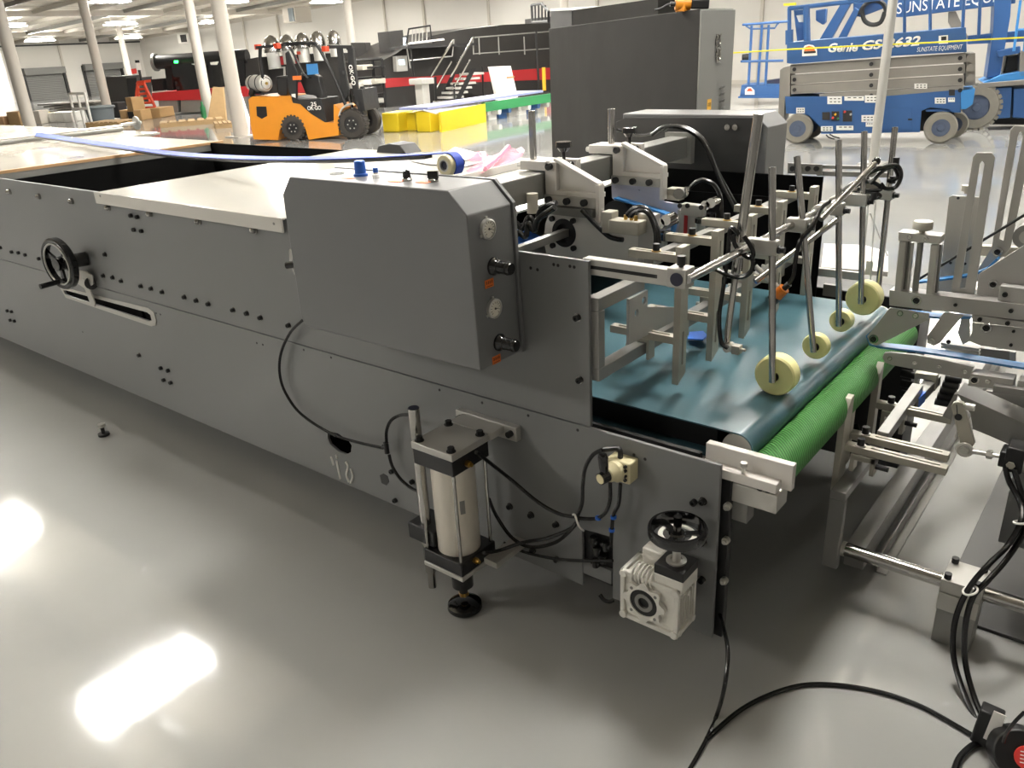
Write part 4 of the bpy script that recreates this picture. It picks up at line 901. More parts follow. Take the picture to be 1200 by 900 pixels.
rp('link_plate', [(1034, 419), (1036, 414), (1044, 413), (1072, 416), (1101, 421), (1141, 430), (1136, 445), (1046, 428), (1037, 425)], 'grey_plate', y=RY-.02, th=.012, label='long steel link plate')
for px in ((1043, 420), (1072, 425), (1101, 429.5), (1131, 435)): rbolt(*px, r=.004, y=RY-.02, mt='steel')
rp('bearing_block', [(1138, 438), (1188, 445), (1186, 458), (1134, 452)], 'grey_plate', y=RY-.03, th=.05)
rbolt(1142, 445, .008, y=RY-.03); rbolt(1158, 447, .005, y=RY-.03, mt='steel')
rp('lower_bearing_block', [(1193, 446), (1210, 448), (1210, 456), (1192, 453)], 'grey_plate', y=RY-.03, th=.05)
rp('upper_side_plate', [(1147, 321), (1212, 280), (1212, 355), (1144, 347)], 'grey_plate', y=RY+.05, th=.012)
rbolt(1164, 333, .008, y=RY+.05)
rp('small_block', [(1172, 335), (1212, 340), (1212, 358), (1169, 352)], 'grey_plate', y=RY+.01, th=.035); rbolt(1178, 345, .007, y=RY+.01, ring=False)
rp('second_rail', [(1139, 369), (1212, 379), (1212, 386), (1139, 377)], 'grey_plate', th=.03)
for px in ((1148.5, 374), (1181, 378.5)): rbolt(*px, r=.006, ring=False)
rp('lower_side_plate', [(1139, 378), (1212, 386), (1212, 414), (1149, 405), (1134, 399), (1139, 390)], 'grey_plate', y=RY+.02, th=.012)
rbolt(1156, 384, .009, y=RY+.02); rbolt(1188, 388, .004, y=RY+.02, ring=False); rbolt(1185, 404, .0045, y=RY+.02, ring=False)
for k, (a, b) in enumerate((((1104, 401), (1148, 408)), ((1104, 405), (1148, 412)), ((1108, 410), (1148, 416)))):
    build(MB().bar(A(*a, 'y', RY+.10), A(*b, 'y', RY+.10), .03, .006), 'guide_strip', 'alu', RM)
rp('rear_gusset', [(1126, 374), (1136, 371), (1136, 400), (1128, 404), (1122, 390)], 'alu', y=RY+.08)
rp('rear_web', [(1148, 408), (1186, 412), (1186, 432), (1148, 424)], 'grey_bar', y=RY+.12)
rp('hanging_lug', [(1183, 412), (1190, 413), (1190, 424), (1183, 423)], 'grey_plate', y=RY+.10)
# tower
tw = thing('adjusting_tower', 'small aluminium spindle tower with knurled brass knob on the top rail', 'adjuster', A(1075, 343, 'y', RY))
build(MB().prism(polyY([(1052.5, 272), (1103, 277), (1102, 286), (1052.5, 282)], RY), Y*.05), 'cap_block', 'alu', tw, bevel=.002)
for (a, b) in (((1059, 282), (1053, 342)), ((1096, 286), (1090, 346))):
    build(MB().bar(A(*a, 'y', RY+.012), A(*b, 'y', RY+.012), .02, .02, up=Y), 'tower_column', 'alu', tw, bevel=.003)
    build(MB().bar(A(a[0]+6, a[1], 'y', RY+.035), A(b[0]+6, b[1], 'y', RY+.035), .01, .02, up=Y), 'rear_column', 'alu_dark', tw)
build(MB().cyl(A(1079, 284, 'y', RY+.025), A(1072, 344, 'y', RY+.025), .0085), 'spindle', 'alu_dark', tw)
build(MB().cyl(A(1069, 284, 'y', RY+.03), A(1063, 343, 'y', RY+.03), .006), 'guide_pin', 'steel', tw)
q = A(1080, 274, 'y', RY+.025); build(MB().cyl(q, q+Z*.014, .008).lathe(q+Z*.012, Z, [(.02, 0), (.0265, .003), (.0265, .021), (.024, .025), (.004, .025)], 32), 'knurled_knob', 'nickel', tw)
for px in ((1066, 278), (1085, 280)): rbolt(*px, r=.0045, mt='steel', par=tw)
# slotted plates
def slotted(px, sl, y, label):
    o = build(MB().prism(polyY(px, y), Y*.006, [polyY(sl, y)]), 'slotted_plate', 'alu', label=label, cat='slotted plate', group='upright slotted plates at the right edge', bevel=.001); return o
slotted([(1140, 184), (1144, 179), (1162, 179), (1166, 184), (1142, 345), (1114, 344)], [(1148, 192), (1151, 188.5), (1153.5, 192), (1131, 338), (1125, 338)], RY+.06, 'upright slotted aluminium plate with rounded top beside the spindle tower')
slotted([(1184, 152), (1189, 147), (1208, 148), (1212, 153), (1184, 292), (1172, 303), (1146, 330), (1140, 326), (1162, 290)], [(1193, 158), (1196, 154), (1199, 158), (1176, 282), (1171, 280)], RY+.12, 'tall slotted plate at the picture edge, tallest of the two')
bpx = thing('rear_upright_plate', 'plain grey upright plate with a steel thumb knob behind the slotted plate', 'plate', A(1115, 320, 'y', RY+.14))
build(MB().prism(polyY([(1112, 231), (1116, 229), (1147, 231), (1136, 345), (1099, 345)], RY+.14), Y*.008), 'plate', 'alu', bpx, bevel=.001)
q = A(1132, 227, 'y', RY+.16); build(MB().cyl(q, q+Z*.01, .006).cyl(q+Z*.008, q+Z*.024, .014, n=20), 'thumb_knob', 'nickel', bpx)
for px in ((1123, 232), (1114, 308), (1131, 309)): q = A(*px, 'y', RY+.14); build(MB().cyl(q, q-Y*.002, .004), 'screw_hole', 'black', bpx)
rr = thing('rear_rail', 'beige horizontal rail behind the slotted plates', 'rail', A(1170, 290, 'y', RY+.3))
build(MB().bar(A(1135, 292, 'y', RY+.3), A(1215, 296, 'y', RY+.3), .03, .03), 'rail_bar', 'nickel', rr); rbolt(1169, 295, .008, y=RY+.11, par=rr)
rbx = thing('rear_roller', 'grey disc of a roller just inside the right picture edge', 'roller', A(1203, 278, 'y', RY+.1)); q = A(1203, 278, 'y', RY+.10)
build(MB().cyl(q, q+Y*.05, .034, n=32), 'roller_body', 'grey_bar', rbx); build(MB().cyl(q-Y*.002, q, .018, n=24), 'roller_cap', 'alu', rbx)
build(MB().cyl(A(1077, 327, 'y', RY+.10), A(1212, 245, 'y', RY+.10), .004, n=10), 'tension_rod', 'black', label='thin black rod slanting up behind the slotted plates', cat='rod')
build(MB().ribbon([A(x, y_, 'y', RY+.09) for x, y_ in ((1078, 330), (1110, 326), (1140, 322), (1158, 314), (1170, 302))], .03, .006, Y), 'drive_belt', 'belt_blue', label='short blue belt behind the spindle tower', cat='belt')
build(MB().prism([A(x, y_, 'z', .80) for x, y_ in ((1096, 341), (1112, 328), (1200, 318), (1200, 341))], Z*.004), 'white_guard', 'white_paint', RM)

# lower slotted arms, blades and clamps
lw = thing('lower_guide_bracket', 'grey U-shaped flat bracket standing on the round bar under the green roller', 'bracket', A(982, 668, 'y', 2.18))
post = A(974, 667, 'y', 2.17)
px0 = -.60; px1 = -.555
zt = A(985, 577, 'y', 2.17).z; zb = A(981, 668, 'y', 2.17).z
build(MB().bb((px0, 2.17, zb), (px1, 2.195, zt-.0285)).bb((px0, 2.17, zt-.028), (px1, 2.56, zt)), 'bracket_bar', 'grey_bar', lw, bevel=.002)
rdz = .175
rd = thing('round_bar', 'polished round steel bar running from the bracket out of the right picture edge', 'bar', (-.2, 2.2, rdz))
build(MB().cyl((-.553, 2.205, rdz), (.5, 2.205, rdz), .0205, n=28), 'bar', 'chrome', rd)
build(MB().cyl((-.555, 2.205, rdz), (-.545, 2.205, rdz), .023, n=28), 'bar_collar', 'steel', rd)
pb = thing('bar_support_block', 'split aluminium clamp block on the floor gripping the round bar', 'block', (-.225, 2.2, 0))
build(MB().bb((-.27, 2.155, .0), (-.172, 2.26, .115)), 'block_base', 'grey_bar', pb, bevel=.002)
build(MB().bb((-.272, 2.150, .115), (-.170, 2.265, .172)), 'block_body', 'alu', pb, bevel=.002)
build(MB().bb((-.272, 2.150, .174), (-.170, 2.265, .215)), 'block_cap', 'alu', pb, bevel=.002)
for x in (-.258, -.184):
    for y in (2.163, 2.252): build(MB().cyl((x, y, .215), (x, y, .231), .0095, n=16), 'cap_bolt', 'black', pb)
def arm(px0_, px1_, y, w, label, zoff=0, name='slotted_guide'):
    """slotted flat arm along X with its end blade"""
    a = A(*px0_, 'y', y); b = A(*px1_, 'y', y); z = (a.z+b.z)/2
    mk = lambda u, v: Vector((u, v, z-.011))
    t = thing(name, label, 'guide arm', (a.x, y, z), 'lower guide arms at the right')
    build(MB().prism([Vector((a.x, y-w/2, z-.011)), Vector((b.x, y-w/2, z-.011)), Vector((b.x, y+w/2, z-.011)), Vector((a.x, y+w/2, z-.011))], Z*.022, [slot((a.x+b.x)/2+.025, y, (b.x-a.x)*.68, .007, mk)]), 'arm', 'nickel', t, bevel=.001)
    q = Vector((a.x+.04, y, z+.011)); build(MB().cyl(q, q+Z*.003, .016, n=20), 'washer', 'steel', t); build(MB().cyl(q+Z*.003, q+Z*.024, .0105, n=16), 'cap_bolt', 'black', t)
    return t, a.x, z
t, ax_, az = arm((991, 528), (1111, 545), 2.27, .030, 'nearest slotted arm with a tall blade, in front of its twin')
build(MB().prism([Vector((ax_, 2.225, az-.14)), Vector((ax_, 2.225, az+.10)), Vector((ax_, 2.265, az+.155)), Vector((ax_, 2.29, az+.16)), Vector((ax_, 2.29, az-.10))], -X*.018), 'blade', 'nickel', t, bevel=.001)
build(MB().bb((ax_+.03, 2.25, az-.03), (ax_+.09, 2.29, az-.012)).bb((ax_+.078, 2.25, az-.07), (ax_+.09, 2.29, az-.012)).bb((ax_+.02, 2.25, az-.07), (ax_+.032, 2.29, az-.012)), 'clamp', 'nickel', t, bevel=.001)
build(MB().cyl((ax_+.09, 2.27, az-.045), (ax_+.125, 2.27, az-.045), .0075), 'clamp_screw', 'black', t)
t, ax_, az = arm((997, 513), (1113, 531), 2.34, .030, 'slotted arm directly behind the nearest one')
build(MB().bb((ax_-.014, 2.325, az-.10), (ax_, 2.355, az+.08)), 'blade', 'nickel', t, bevel=.001)
t, ax_, az = arm((1028, 474), (1116, 491), 2.56, .030, 'farthest slotted arm carrying a long blade in front of the green roller')
build(MB().prism([Vector((ax_, 2.545, az-.13)), Vector((ax_, 2.545, az+.11)), Vector((ax_, 2.575, az+.14)), Vector((ax_, 2.585, az-.12))], -X*.02), 'blade', 'nickel', t, bevel=.001)
build(MB().bb((ax_+.03, 2.54, az-.03), (ax_+.09, 2.58, az-.012)).bb((ax_+.078, 2.54, az-.08), (ax_+.09, 2.58, az-.012)).bb((ax_+.02, 2.54, az-.08), (ax_+.032, 2.58, az-.012)), 'clamp', 'nickel', t, bevel=.001)
build(MB().cyl((ax_+.09, 2.56, az-.045), (ax_+.125, 2.56, az-.045), .0075), 'clamp_screw', 'black', t)
sb1 = build(MB().bar(A(1034, 512, 'y', 2.36), A(1075, 455, 'y', 2.72), .034, .034), 'square_bar', 'alu_dark', label='dark square bar running back under the lower slotted arms', cat='bar', bevel=.002)
tb = thing('taped_square_bar', 'grey square bar wrapped with blue tape near its end', 'bar', A(1075, 460, 'y', 2.8))
a = A(1067, 474, 'y', 2.66); b = A(1096, 444, 'y', 2.86); build(MB().bar(a, b, .036, .036), 'bar', 'alu_dark', tb, bevel=.002)
build(MB().bar(a+(b-a)*.08, a+(b-a)*.35, .038, .038), 'blue_tape', 'tape_blue', tb)
rp('rear_clamp', [(1072, 437), (1098, 440), (1096, 458), (1092, 458), (1092, 446), (1076, 444), (1074, 462), (1070, 462)], 'nickel', y=2.80, th=.03, par=tb)
m = MB()
for k in range(5):
    q = A(1096+k*3, 470-k*7, 'y', 2.9); m.cyl(q, q+Vector((.05, 0, .0)), .013)
build(m, 'spring_stack', 'black', RM)
m = MB()
for k in range(3):
    q = A(1056, 437+k*12, 'y', 2.95); m.cyl(q, q+Vector((.05, 0, 0)), .014)
o = build(m, 'roller_stack', 'black', RM)
fr = thing('floor_beam', 'long dark channel beam running back across the floor at the right', 'beam', A(1003, 640, 'z', 0))
x0 = A(1003, 640, 'z', .10).x
a = A(1003, 640, 'z', .14); b = A(1100, 480, 'z', .14)
build(MB().bb((a.x-.03, a.y, .06), (a.x+.03, b.y+1.2, .14)), 'beam', 'grey_bar', fr, bevel=.002)
build(MB().bb((a.x+.045, a.y+.1, 0), (a.x+.05, b.y+1.0, .05)).bb((a.x+.045, a.y+.1, 0), (a.x+.08, b.y+1.0, .004)), 'floor_angle', 'alu_dark', fr)
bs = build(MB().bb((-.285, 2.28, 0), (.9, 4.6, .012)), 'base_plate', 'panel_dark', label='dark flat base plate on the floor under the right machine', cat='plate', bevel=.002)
db = thing('unseen_shade_body', 'unseen body of the next machine, added beyond the right picture edge to shade the floor', 'machine', (1.4, 2.9, 0))  # unseen body, added to throw shade on the floor at the lower right
build(MB().bb((-.19, 2.56, .14), (3.2, 2.59, .98)).bb((-.12, 3.55, .14), (3.2, 3.58, 1.0)), 'side_panels', 'panel', db)
build(MB().bb((-.12, 2.59, .74), (3.2, 3.55, .78)), 'deck', 'alu_dark', db)
for x in (.1, 3.0):
    for y in (2.56, 3.5): build(MB().bb((x, y, 0), (x+.05, y+.05, .2)), 'leg', 'black', db)
# link lever and small cylinder
lk = thing('link_lever', 'beige link lever with a slit eye joined to a rod end', 'lever', A(1128, 500, 'y', 2.40))
q = A(1123, 489, 'y', 2.38)
build(MB().prism(polyY([(1114, 476), (1117, 472), (1124, 471), (1129, 473), (1142, 520), (1138, 526), (1126, 524)], 2.38), Y*.016, [holeY(1123, 489, .010, 2.38)]), 'lever_plate', 'nickel', lk, bevel=.002)
build(MB().cyl(q+Y*.02, q-Y*.001, .0095).bar(A(1121, 474, 'y', 2.379), A(1122, 486, 'y', 2.379), .002, .003, up=Y), 'eye_and_slit', 'black', lk)
q = A(1130.5, 527, 'y', 2.37); build(MB().torus(q, Y, .017, .006, 28, 8).cyl(q-Y*.008, q+Y*.03, .011).cyl(q+X*.02, A(1158, 532, 'y', 2.37), .007).cyl(A(1156, 532, 'y', 2.37), A(1163, 533, 'y', 2.37), .013, n=6).cyl(A(1160, 533, 'y', 2.37), A(1176, 535, 'y', 2.37), .006), 'rod_end', 'steel', lk)
q = A(1133, 476, 'y', 2.36); build(MB().cyl(q, q+X*.02, .010).sphere(q, .01), 'pivot_bolt', 'steel', lk)
sc = thing('small_air_cylinder', 'small air cylinder with black end caps at the right edge', 'cylinder', A(1190, 540, 'y', 2.37))
build(MB().bb(A(1172, 529, 'y', 2.36), A(1185, 545, 'y', 2.39)+Y*.03).bb(A(1180, 524, 'y', 2.35), A(1199, 550, 'y', 2.39)+Y*.03), 'end_cap', 'black', sc, bevel=.004)
build(MB().cyl(A(1196, 542, 'y', 2.38), A(1225, 546, 'y', 2.38), .026, n=24), 'barrel', 'steel', sc)
q = A(1184, 546, 'y', 2.345); build(MB().cyl(q, q+Y*.01, .011, n=6), 'brass_port', 'nickel', sc)
rp('curved_guard', [(1121, 461), (1160, 478), (1212, 502), (1212, 525), (1187, 523), (1160, 511), (1140, 503), (1137, 485)], 'grey_bar', y=2.46, th=.10, label='dark smooth curved guard')
rp('upper_cover_plate', [(1156, 458), (1212, 464), (1212, 500), (1180, 486), (1153, 474)], 'grey_plate', y=2.58, th=.01)
rp('cover_strip', [(1164, 452), (1212, 459), (1212, 466), (1163, 460)], 'grey_bar', y=2.45, th=.03)
rp('guard_support', [(1118, 462), (1122, 462), (1114, 492), (1104, 488)], 'grey_bar', y=2.47, th=.02)

# hoses at the right
def hosev(name, pts, r, label, cat='hose', m='hose'):
    return build(MB().tube([A(x, y_, 'y', v) if v > 0 else A(x, y_, 'z', r) for x, y_, v in pts], r, 10, smooth=8), name, m, label=label, cat=cat)
c1 = [(1178, 548, 2.34), (1183, 565, 2.33), (1196, 590, 2.3), (1196, 612, 2.25), (1180, 640, 2.2), (1158, 662, 2.12), (1135, 690, 2.08), (1120, 725, 2.05), (1117, 765, 2.02), (1127, 805, 1.97), (1146, 850, 1.9), (1160, 885, 1.82), (1172, 920, 1.75)]
c2 = [(1188, 550, 2.34), (1196, 575, 2.33), (1203, 600, 2.3), (1199, 625, 2.25), (1180, 655, 2.2), (1158, 680, 2.12), (1140, 700, 2.08), (1131, 735, 2.05), (1131, 775, 2.02), (1141, 815, 1.97), (1156, 850, 1.9), (1172, 885, 1.82), (1188, 920, 1.75)]
hosev('hanging_cable', c1, .0075, 'left one of the two black cables hanging over the clamp block', 'cable')
hosev('hanging_cable', c2, .0075, 'right one of the two black cables hanging over the clamp block', 'cable')
m = MB().torus(A(1196, 612, 'y', 2.25), Vector((-.3, .2, 1)), .016, .003, 16, 6)
build(m, 'cable_tie', 'white', label='upper pale cable tie around the two hanging cables', cat='cable tie')
build(MB().torus(A(1137, 692, 'y', 2.075), Vector((-.5, -.2, 1)), .018, .003, 16, 6), 'cable_tie', 'white', label='lower pale cable tie beside the clamp block', cat='cable tie')
hosev('floor_cable', [(1150, 868, -1), (1120, 850, -1), (1080, 828, -1), (1035, 812, -1), (985, 803, -1), (940, 803, -1), (900, 815, -1), (865, 834, -1), (828, 866, -1)], .0062, 'black cable arching across the grey floor at the lower right', 'cable')
hosev('floor_cable', [(842, 715, 1.70), (848, 735, 1.62), (853, 765, 1.55), (849, 805, 1.5), (840, 838, -1), (828, 866, -1), (815, 890, -1), (800, 915, -1)], .0055, 'thin black cable dropping from the end of the side panel to the floor', 'cable')
hosev('floor_cable', [(1158, 868, -1), (1140, 874, -1), (1125, 888, -1), (1118, 905, -1)], .0085, 'short thick black cable at the bottom edge', 'cable')
hosev('cable_loop', [(1200, 835, 1.75), (1190, 845, 1.75), (1180, 858, 1.75), (1176, 870, 1.75)], .004, 'thin black wire loop beside the red button', 'cable')
hosev('floor_hook', [(703, 697, 1.60), (708, 703, 1.60), (714, 705, 1.60), (719, 703, 1.61)], .006, 'short bent black hook below the side panel', 'hook')
hosev('guide_hose', [(1003, 500, 2.5), (1008, 515, 2.45), (1020, 528, 2.42), (1032, 530, 2.4)], .012, 'thick black hose bend behind the nearest blade', 'hose')
# plug with label and red button
pg = thing('connector_box', 'black connector box with a worn white label at the lower right corner', 'connector', A(1160, 862, 'z', 0))
u = (A(1170, 833, 'y', 1.8)-A(1157, 868, 'y', 1.8)).normalized()
a = A(1151, 868, 'y', 1.83); b = A(1164, 832, 'y', 1.83)
build(MB().bar(a, b, .05, .04, up=-Y), 'box_body', 'black', pg, bevel=.004)
a = A(1159, 868, 'y', 1.805); b = A(1172, 836, 'y', 1.805)
o = build(MB().bar(a, b, .026, .002, up=-Y), 'box_label', 'white', pg)
eb = thing('emergency_button_box', 'black round button housing with a red disc in the lower right corner', 'button', A(1190, 885, 'z', 0))
q = A(1196, 885, 'z', .075); n_ = Vector((.25, -.8, .55)).normalized()
build(MB().cyl(q-n_*.05, q, .062, .056, n=36), 'button_housing', 'black', eb, bevel=.004)
o = build(MB().cyl(q+Vector((.012, 0, 0)), q+Vector((.012, 0, 0))+n_*.004, .026, n=32), 'red_disc', 'red_button', eb)
x_, y_, z_ = frame(n_)
m = MB()
for k in range(4):
    b = q+Vector((.012, 0, 0))+n_*.0045+y_*(.012-.008*k); m.bar(b-x_*.014, b+x_*.014, .0012, .002, up=y_)
build(m, 'disc_print', 'white', o)
# ================================================================ the hall
def czh(x): return 3.06+.04*(x+50)
struct(MB().bb((-62, -14, -.05), (16, 40, 0)), 'floor', 'epoxy_floor')
WY = 27.0; WX = -50.0
def wall(name, p0, p1, th, zt=None):
    p0 = Vector(p0); p1 = Vector(p1); d = (p1-p0).normalized(); n = Vector((d.y, -d.x, 0))*th
    a, b = (zt or czh(p0.x)+.5), (zt or czh(p1.x)+.5)
    return struct(MB().prism([p0, p1, p1+Z*b, p0+Z*a], n), name, 'wall')
wall('wall_back', (WX, 12, 0), (WX, WY, 0), -.2)
wall('wall_right', (WX, WY, 0), (16, WY, 0), -.2)
ow = A(19, 128, 'x', -46); wall('wall_left', (-46, ow.y-9, 0), (-46, ow.y, 0), -.2)
struct(MB().prism([Vector((-62, -14, czh(-62))), Vector((16, -14, czh(16))), Vector((16, 40, czh(16))), Vector((-62, 40, czh(-62)))], Z*.15), 'ceiling', 'roof_deck')
# wall seams and pipes
for i, px in enumerate((70, 143, 176)):
    p = A(px, 60, 'x', WX+.06); struct(MB().bb((p.x-.02, p.y-.06, 0), (p.x+.02, p.y+.06, 3.0)), 'trim_%d' % (i+1), 'trim')
for i, px in enumerate((290, 330, 455, 500, 575, 700, 890)):
    p = A(px, 60, 'y', WY-.06); struct(MB().bb((p.x-.05, p.y-.03, 0), (p.x+.05, p.y+.03, 4.4)), 'trim_%d' % (i+4), 'trim')
struct(MB().bb((WX, WY-.04, 0), (16, WY, .12)), 'baseboard_right', 'trim')
struct(MB().bb((WX+.02, 12, 2.75), (WX+.12, WY, 2.83)), 'trim_12', 'panel_dark')
# shutter doors on the back wall
for i, q in enumerate(([(27, 82), (72, 79), (84, 135), (42, 135)], [(97, 77), (139, 74), (152, 135), (113, 135)])):
    pp = polyX(q, WX+.05); y0 = (pp[0].y+pp[3].y)/2; y1 = (pp[1].y+pp[2].y)/2; zt = (pp[0].z+pp[1].z)/2
    dr = struct(MB().bb((WX+.0, y0, 0), (WX+.08, y1, zt)), 'door_%d' % (i+1), 'shutter_slats')
    build(MB().bb((WX+.05, y0-.1, zt-.28), (WX+.40, y1+.1, zt+.06)), 'shutter_box', 'shutter', dr)
    build(MB().bb((WX+.05, y0-.16, 0), (WX+.16, y0-.02, zt)).bb((WX+.05, y1+.02, 0), (WX+.16, y1+.16, zt)), 'door_track', 'black', dr)
# ceiling joists
k = 0
for j in range(24):
    y = -8+j*1.75; x0, x1 = -50, 12
    me = MB().bar((x0, y, czh(x0)-.10), (x1, y, czh(x1)-.10), .09, .14)
    struct(me, 'ceiling' if False else 'trim_%d' % (20+j), 'alu_dark' if j % 3 == 0 else 'trim')
for j in range(6):
    x = -44+j*9.5; struct(MB().bar((x, -12, czh(x)-.16), (x, WY, czh(x)-.16), .12, .2), 'trim_%d' % (50+j), 'column')
# light fixtures
def fixture(loc, w, l, label, grp='ceiling light fixtures', rz=0):
    t = thing('ceiling_light', label, 'light', loc, grp); loc = Vector(loc)
    build(MB().box(loc+Z*.10, (w*.5, l+.04, .03)).cyl(loc+Vector((0, -l/3, .08)), loc+Vector((0, -l/3, .4)), .01, n=6).cyl(loc+Vector((0, l/3, .08)), loc+Vector((0, l/3, .4)), .01, n=6), 'lamp_housing', 'white_paint', t)
    for sx in (-2, -1, 0, 1, 2): build(MB().box(loc+X*(sx*w*.215), (w*.13, l, .03)), 'lamp_tube', 'lamp', t)
    return t
t0 = fixture((-7.3, 2.55, czh(-7.3)-.42), .58, 1.2, 'rectangular ceiling light hanging in the rows over the machines')
gx = [-44.5, -36.4, -28.2, -19.9, -15.8, -11.55, -3.1, 1.2, 7.2]; gy = [-4.3, 2.55, 5.95, 9.4, 14.5, 19, 23.5]
gx.remove(-3.1); copy_tree(t0, (-2.2, 7.2, czh(-3.1)-.42)); copy_tree(t0, (-3.1, 14.5, czh(-3.1)-.42)); copy_tree(t0, (-3.1, 19, czh(-3.1)-.42))
for x in gx+[-7.3]:
    for y in gy:
        if x == -7.3 and y == 2.55: continue
        if x < -15 and y < 9 or y < 0 and (x > -5 or x < -12) or x > -5 and y < 3 or x > 0 and y < 12 or x > -17 and y > 23 or x < -8 and abs(y-9.4) < .1: continue
        copy_tree(t0, (x, y, czh(x)-.42))
copy_tree(t0, (-1.3, 3.1, czh(-1.3)-.42))

def column(px, py, r, label, cat='column', m='column', top=None, ref=None):
    p = A(px, py, 'z', 0); h = czh(p.x) if top is None else top
    t = thing('building_column', label, cat, p, 'white building columns')
    build(MB().cyl(p, p+Z*h, r, n=24), 'column_shaft', m, t)
    build(MB().box(p+Z*.01, (r*3.2, r*3.2, .02)), 'base_plate', m, t)
    build(MB().box(p+Z*(h-.03), (r*3, r*3, .03)), 'cap_plate', m, t)
column(38, 158, .155, 'thick white column at the left edge behind the blue belt')
column(33, 140, .16, 'white column just right of the thick one at the left edge')
column(129, 140, .14, 'white column between the two roller shutter doors')
column(283, 160, .16, 'white column immediately left of the orange forklift')
column(246, 138, .15, 'white column behind the one beside the forklift')
column(158, 118, .13, 'thin far white column beside the second roller shutter')
column(420, 118, .15, 'white column behind the forklift mast')
p = A(1023, 192, 'z', 0); t = thing('steel_post', 'tall galvanised post standing in front of the blue scissor lift', 'post', p)
h = 3.2; build(MB().cyl(p, p+Z*h, .055, n=24), 'post_shaft', 'steel', t); build(MB().box(p+Z*.01, (.3, .3, .02)), 'base_plate', 'alu', t)
p = A(663, 80, 'y', 24); build(MB().cyl((p.x, 24, 1.0), (p.x, 24, czh(p.x)), .14), 'building_column', 'column', label='white column rising behind the big dark cabinet', cat='column')

# ---------------------------------------------------------------- big electrical enclosure
be = thing('electrical_enclosure', 'tall grey electrical enclosure with painted-in shade on its long face and a fan grille on the lit end', 'cabinet', AD(735, 200, 6.5)*1.0)
a = AD(820, 14, 4.5); b = AD(643, 35, 9.0); c = AD(860, 14, 4.9); zt = 1.77
f0 = Vector((a.x, a.y, 0)); f1 = Vector((b.x, b.y, 0)); f2 = Vector((c.x, c.y, 0)); f3 = f1+f2-f0
ORG[be.name] = Vector((f0.x, f0.y, 0)); be.location = ORG[be.name]
build(MB().prism([f0, f1, f3, f2], Z*zt), 'enclosure_body', 'enclosure', be, bevel=.006)
nd = (f0-f1).normalized(); dd = (f2-f0); wd = dd.length; dn = dd.normalized(); outn = Vector((dn.y, -dn.x, 0)); outn = outn if outn.dot(nd) > 0 else -outn
build(MB().prism([f0+outn*.002+Z*.01, f2+outn*.002+Z*.01, f2+outn*.002+Z*(zt-.004), f0+outn*.002+Z*(zt-.004)], outn*.008), 'end_panel', 'enclosure_lit_end', be, bevel=.002)
def E_(px, py): return AP(px, py, f0+outn*.011, outn)
for i, (px, py) in enumerate(((841, 48), (841, 65))):
    q = E_(px, py); r = .038
    m = MB()
    for rr_ in (.035, .027, .019, .010): m.torus(q+outn*.004, outn, rr_, .0022, 24, 6)
    for a_ in (45, 135, 225, 315): d = dn*math.cos(math.radians(a_))+Z*math.sin(math.radians(a_)); m.tube([q+outn*.006+d*.006, q+outn*.006+d*.052], .0028, 6)
    o = build(MB().cyl(q, q+outn*.002, .037, n=24), 'fan_opening', 'ink', be); build(m, 'fan_guard', 'chrome', o)
for py in (104, 112, 120, 128):
    q = E_(845, py); build(MB().prism([q-dn*.035, q+dn*.035, q+dn*.032+Z*.018+outn*.012, q-dn*.032+Z*.018+outn*.012], outn*.003).prism([q-dn*.035, q+dn*.035, q+dn*.035+Z*.003, q-dn*.035+Z*.003], outn*.012), 'louvre', 'enclosure_lit_end', be)
q = E_(831, 125); o = build(MB().bar(q-dn*.03, q+dn*.03, .085, .002, up=outn), 'warning_label', 'yellow_label', be)
m = MB()
for k in range(4):
    b_ = q+outn*.0015+dn*(-.02+k*.013)+Z*.012; m.bar(b_-Z*.012, b_+Z*.012, .002, .001, up=outn).bar(b_-dn*.004+Z*.006, b_+dn*.004+Z*.006, .002, .001, up=outn).bar(b_-dn*.004-Z*.004, b_+dn*.004-Z*.002, .002, .001, up=outn)
m.bar(q+outn*.0015-dn*.022-Z*.02, q+outn*.0015+dn*.022-Z*.02, .004, .001, up=outn); build(m, 'label_characters', 'ink', o)
# power tool lying on top
pt = thing('power_tool', 'orange and black power tool lying on top of the dark enclosure', 'tool', AD(805, 12, 4.75))
q = AD(805, 12, 4.75); q.z = zt+.035
e = (AD(828, 12, 4.75)-AD(805, 12, 4.75)).normalized()
build(MB().cyl(q-e*.07, q+e*.02, .034, n=18).box(q-e*.03-Z*.02, (.06, .05, .04)), 'tool_body', 'fork_orange', pt, bevel=.004)
build(MB().bar(q+e*.02-Z*.0, q+e*.125-Z*.0, .06, .05), 'battery_pack', 'black', pt, bevel=.006)
build(MB().tube([q-e*.07-Z*.01, q-e*.11, q-e*.15-Z*.02, q-e*.19-Z*.03], .006, 8, smooth=4).cyl(q-e*.07, q-e*.1, .014), 'tool_cord', 'black', pt)

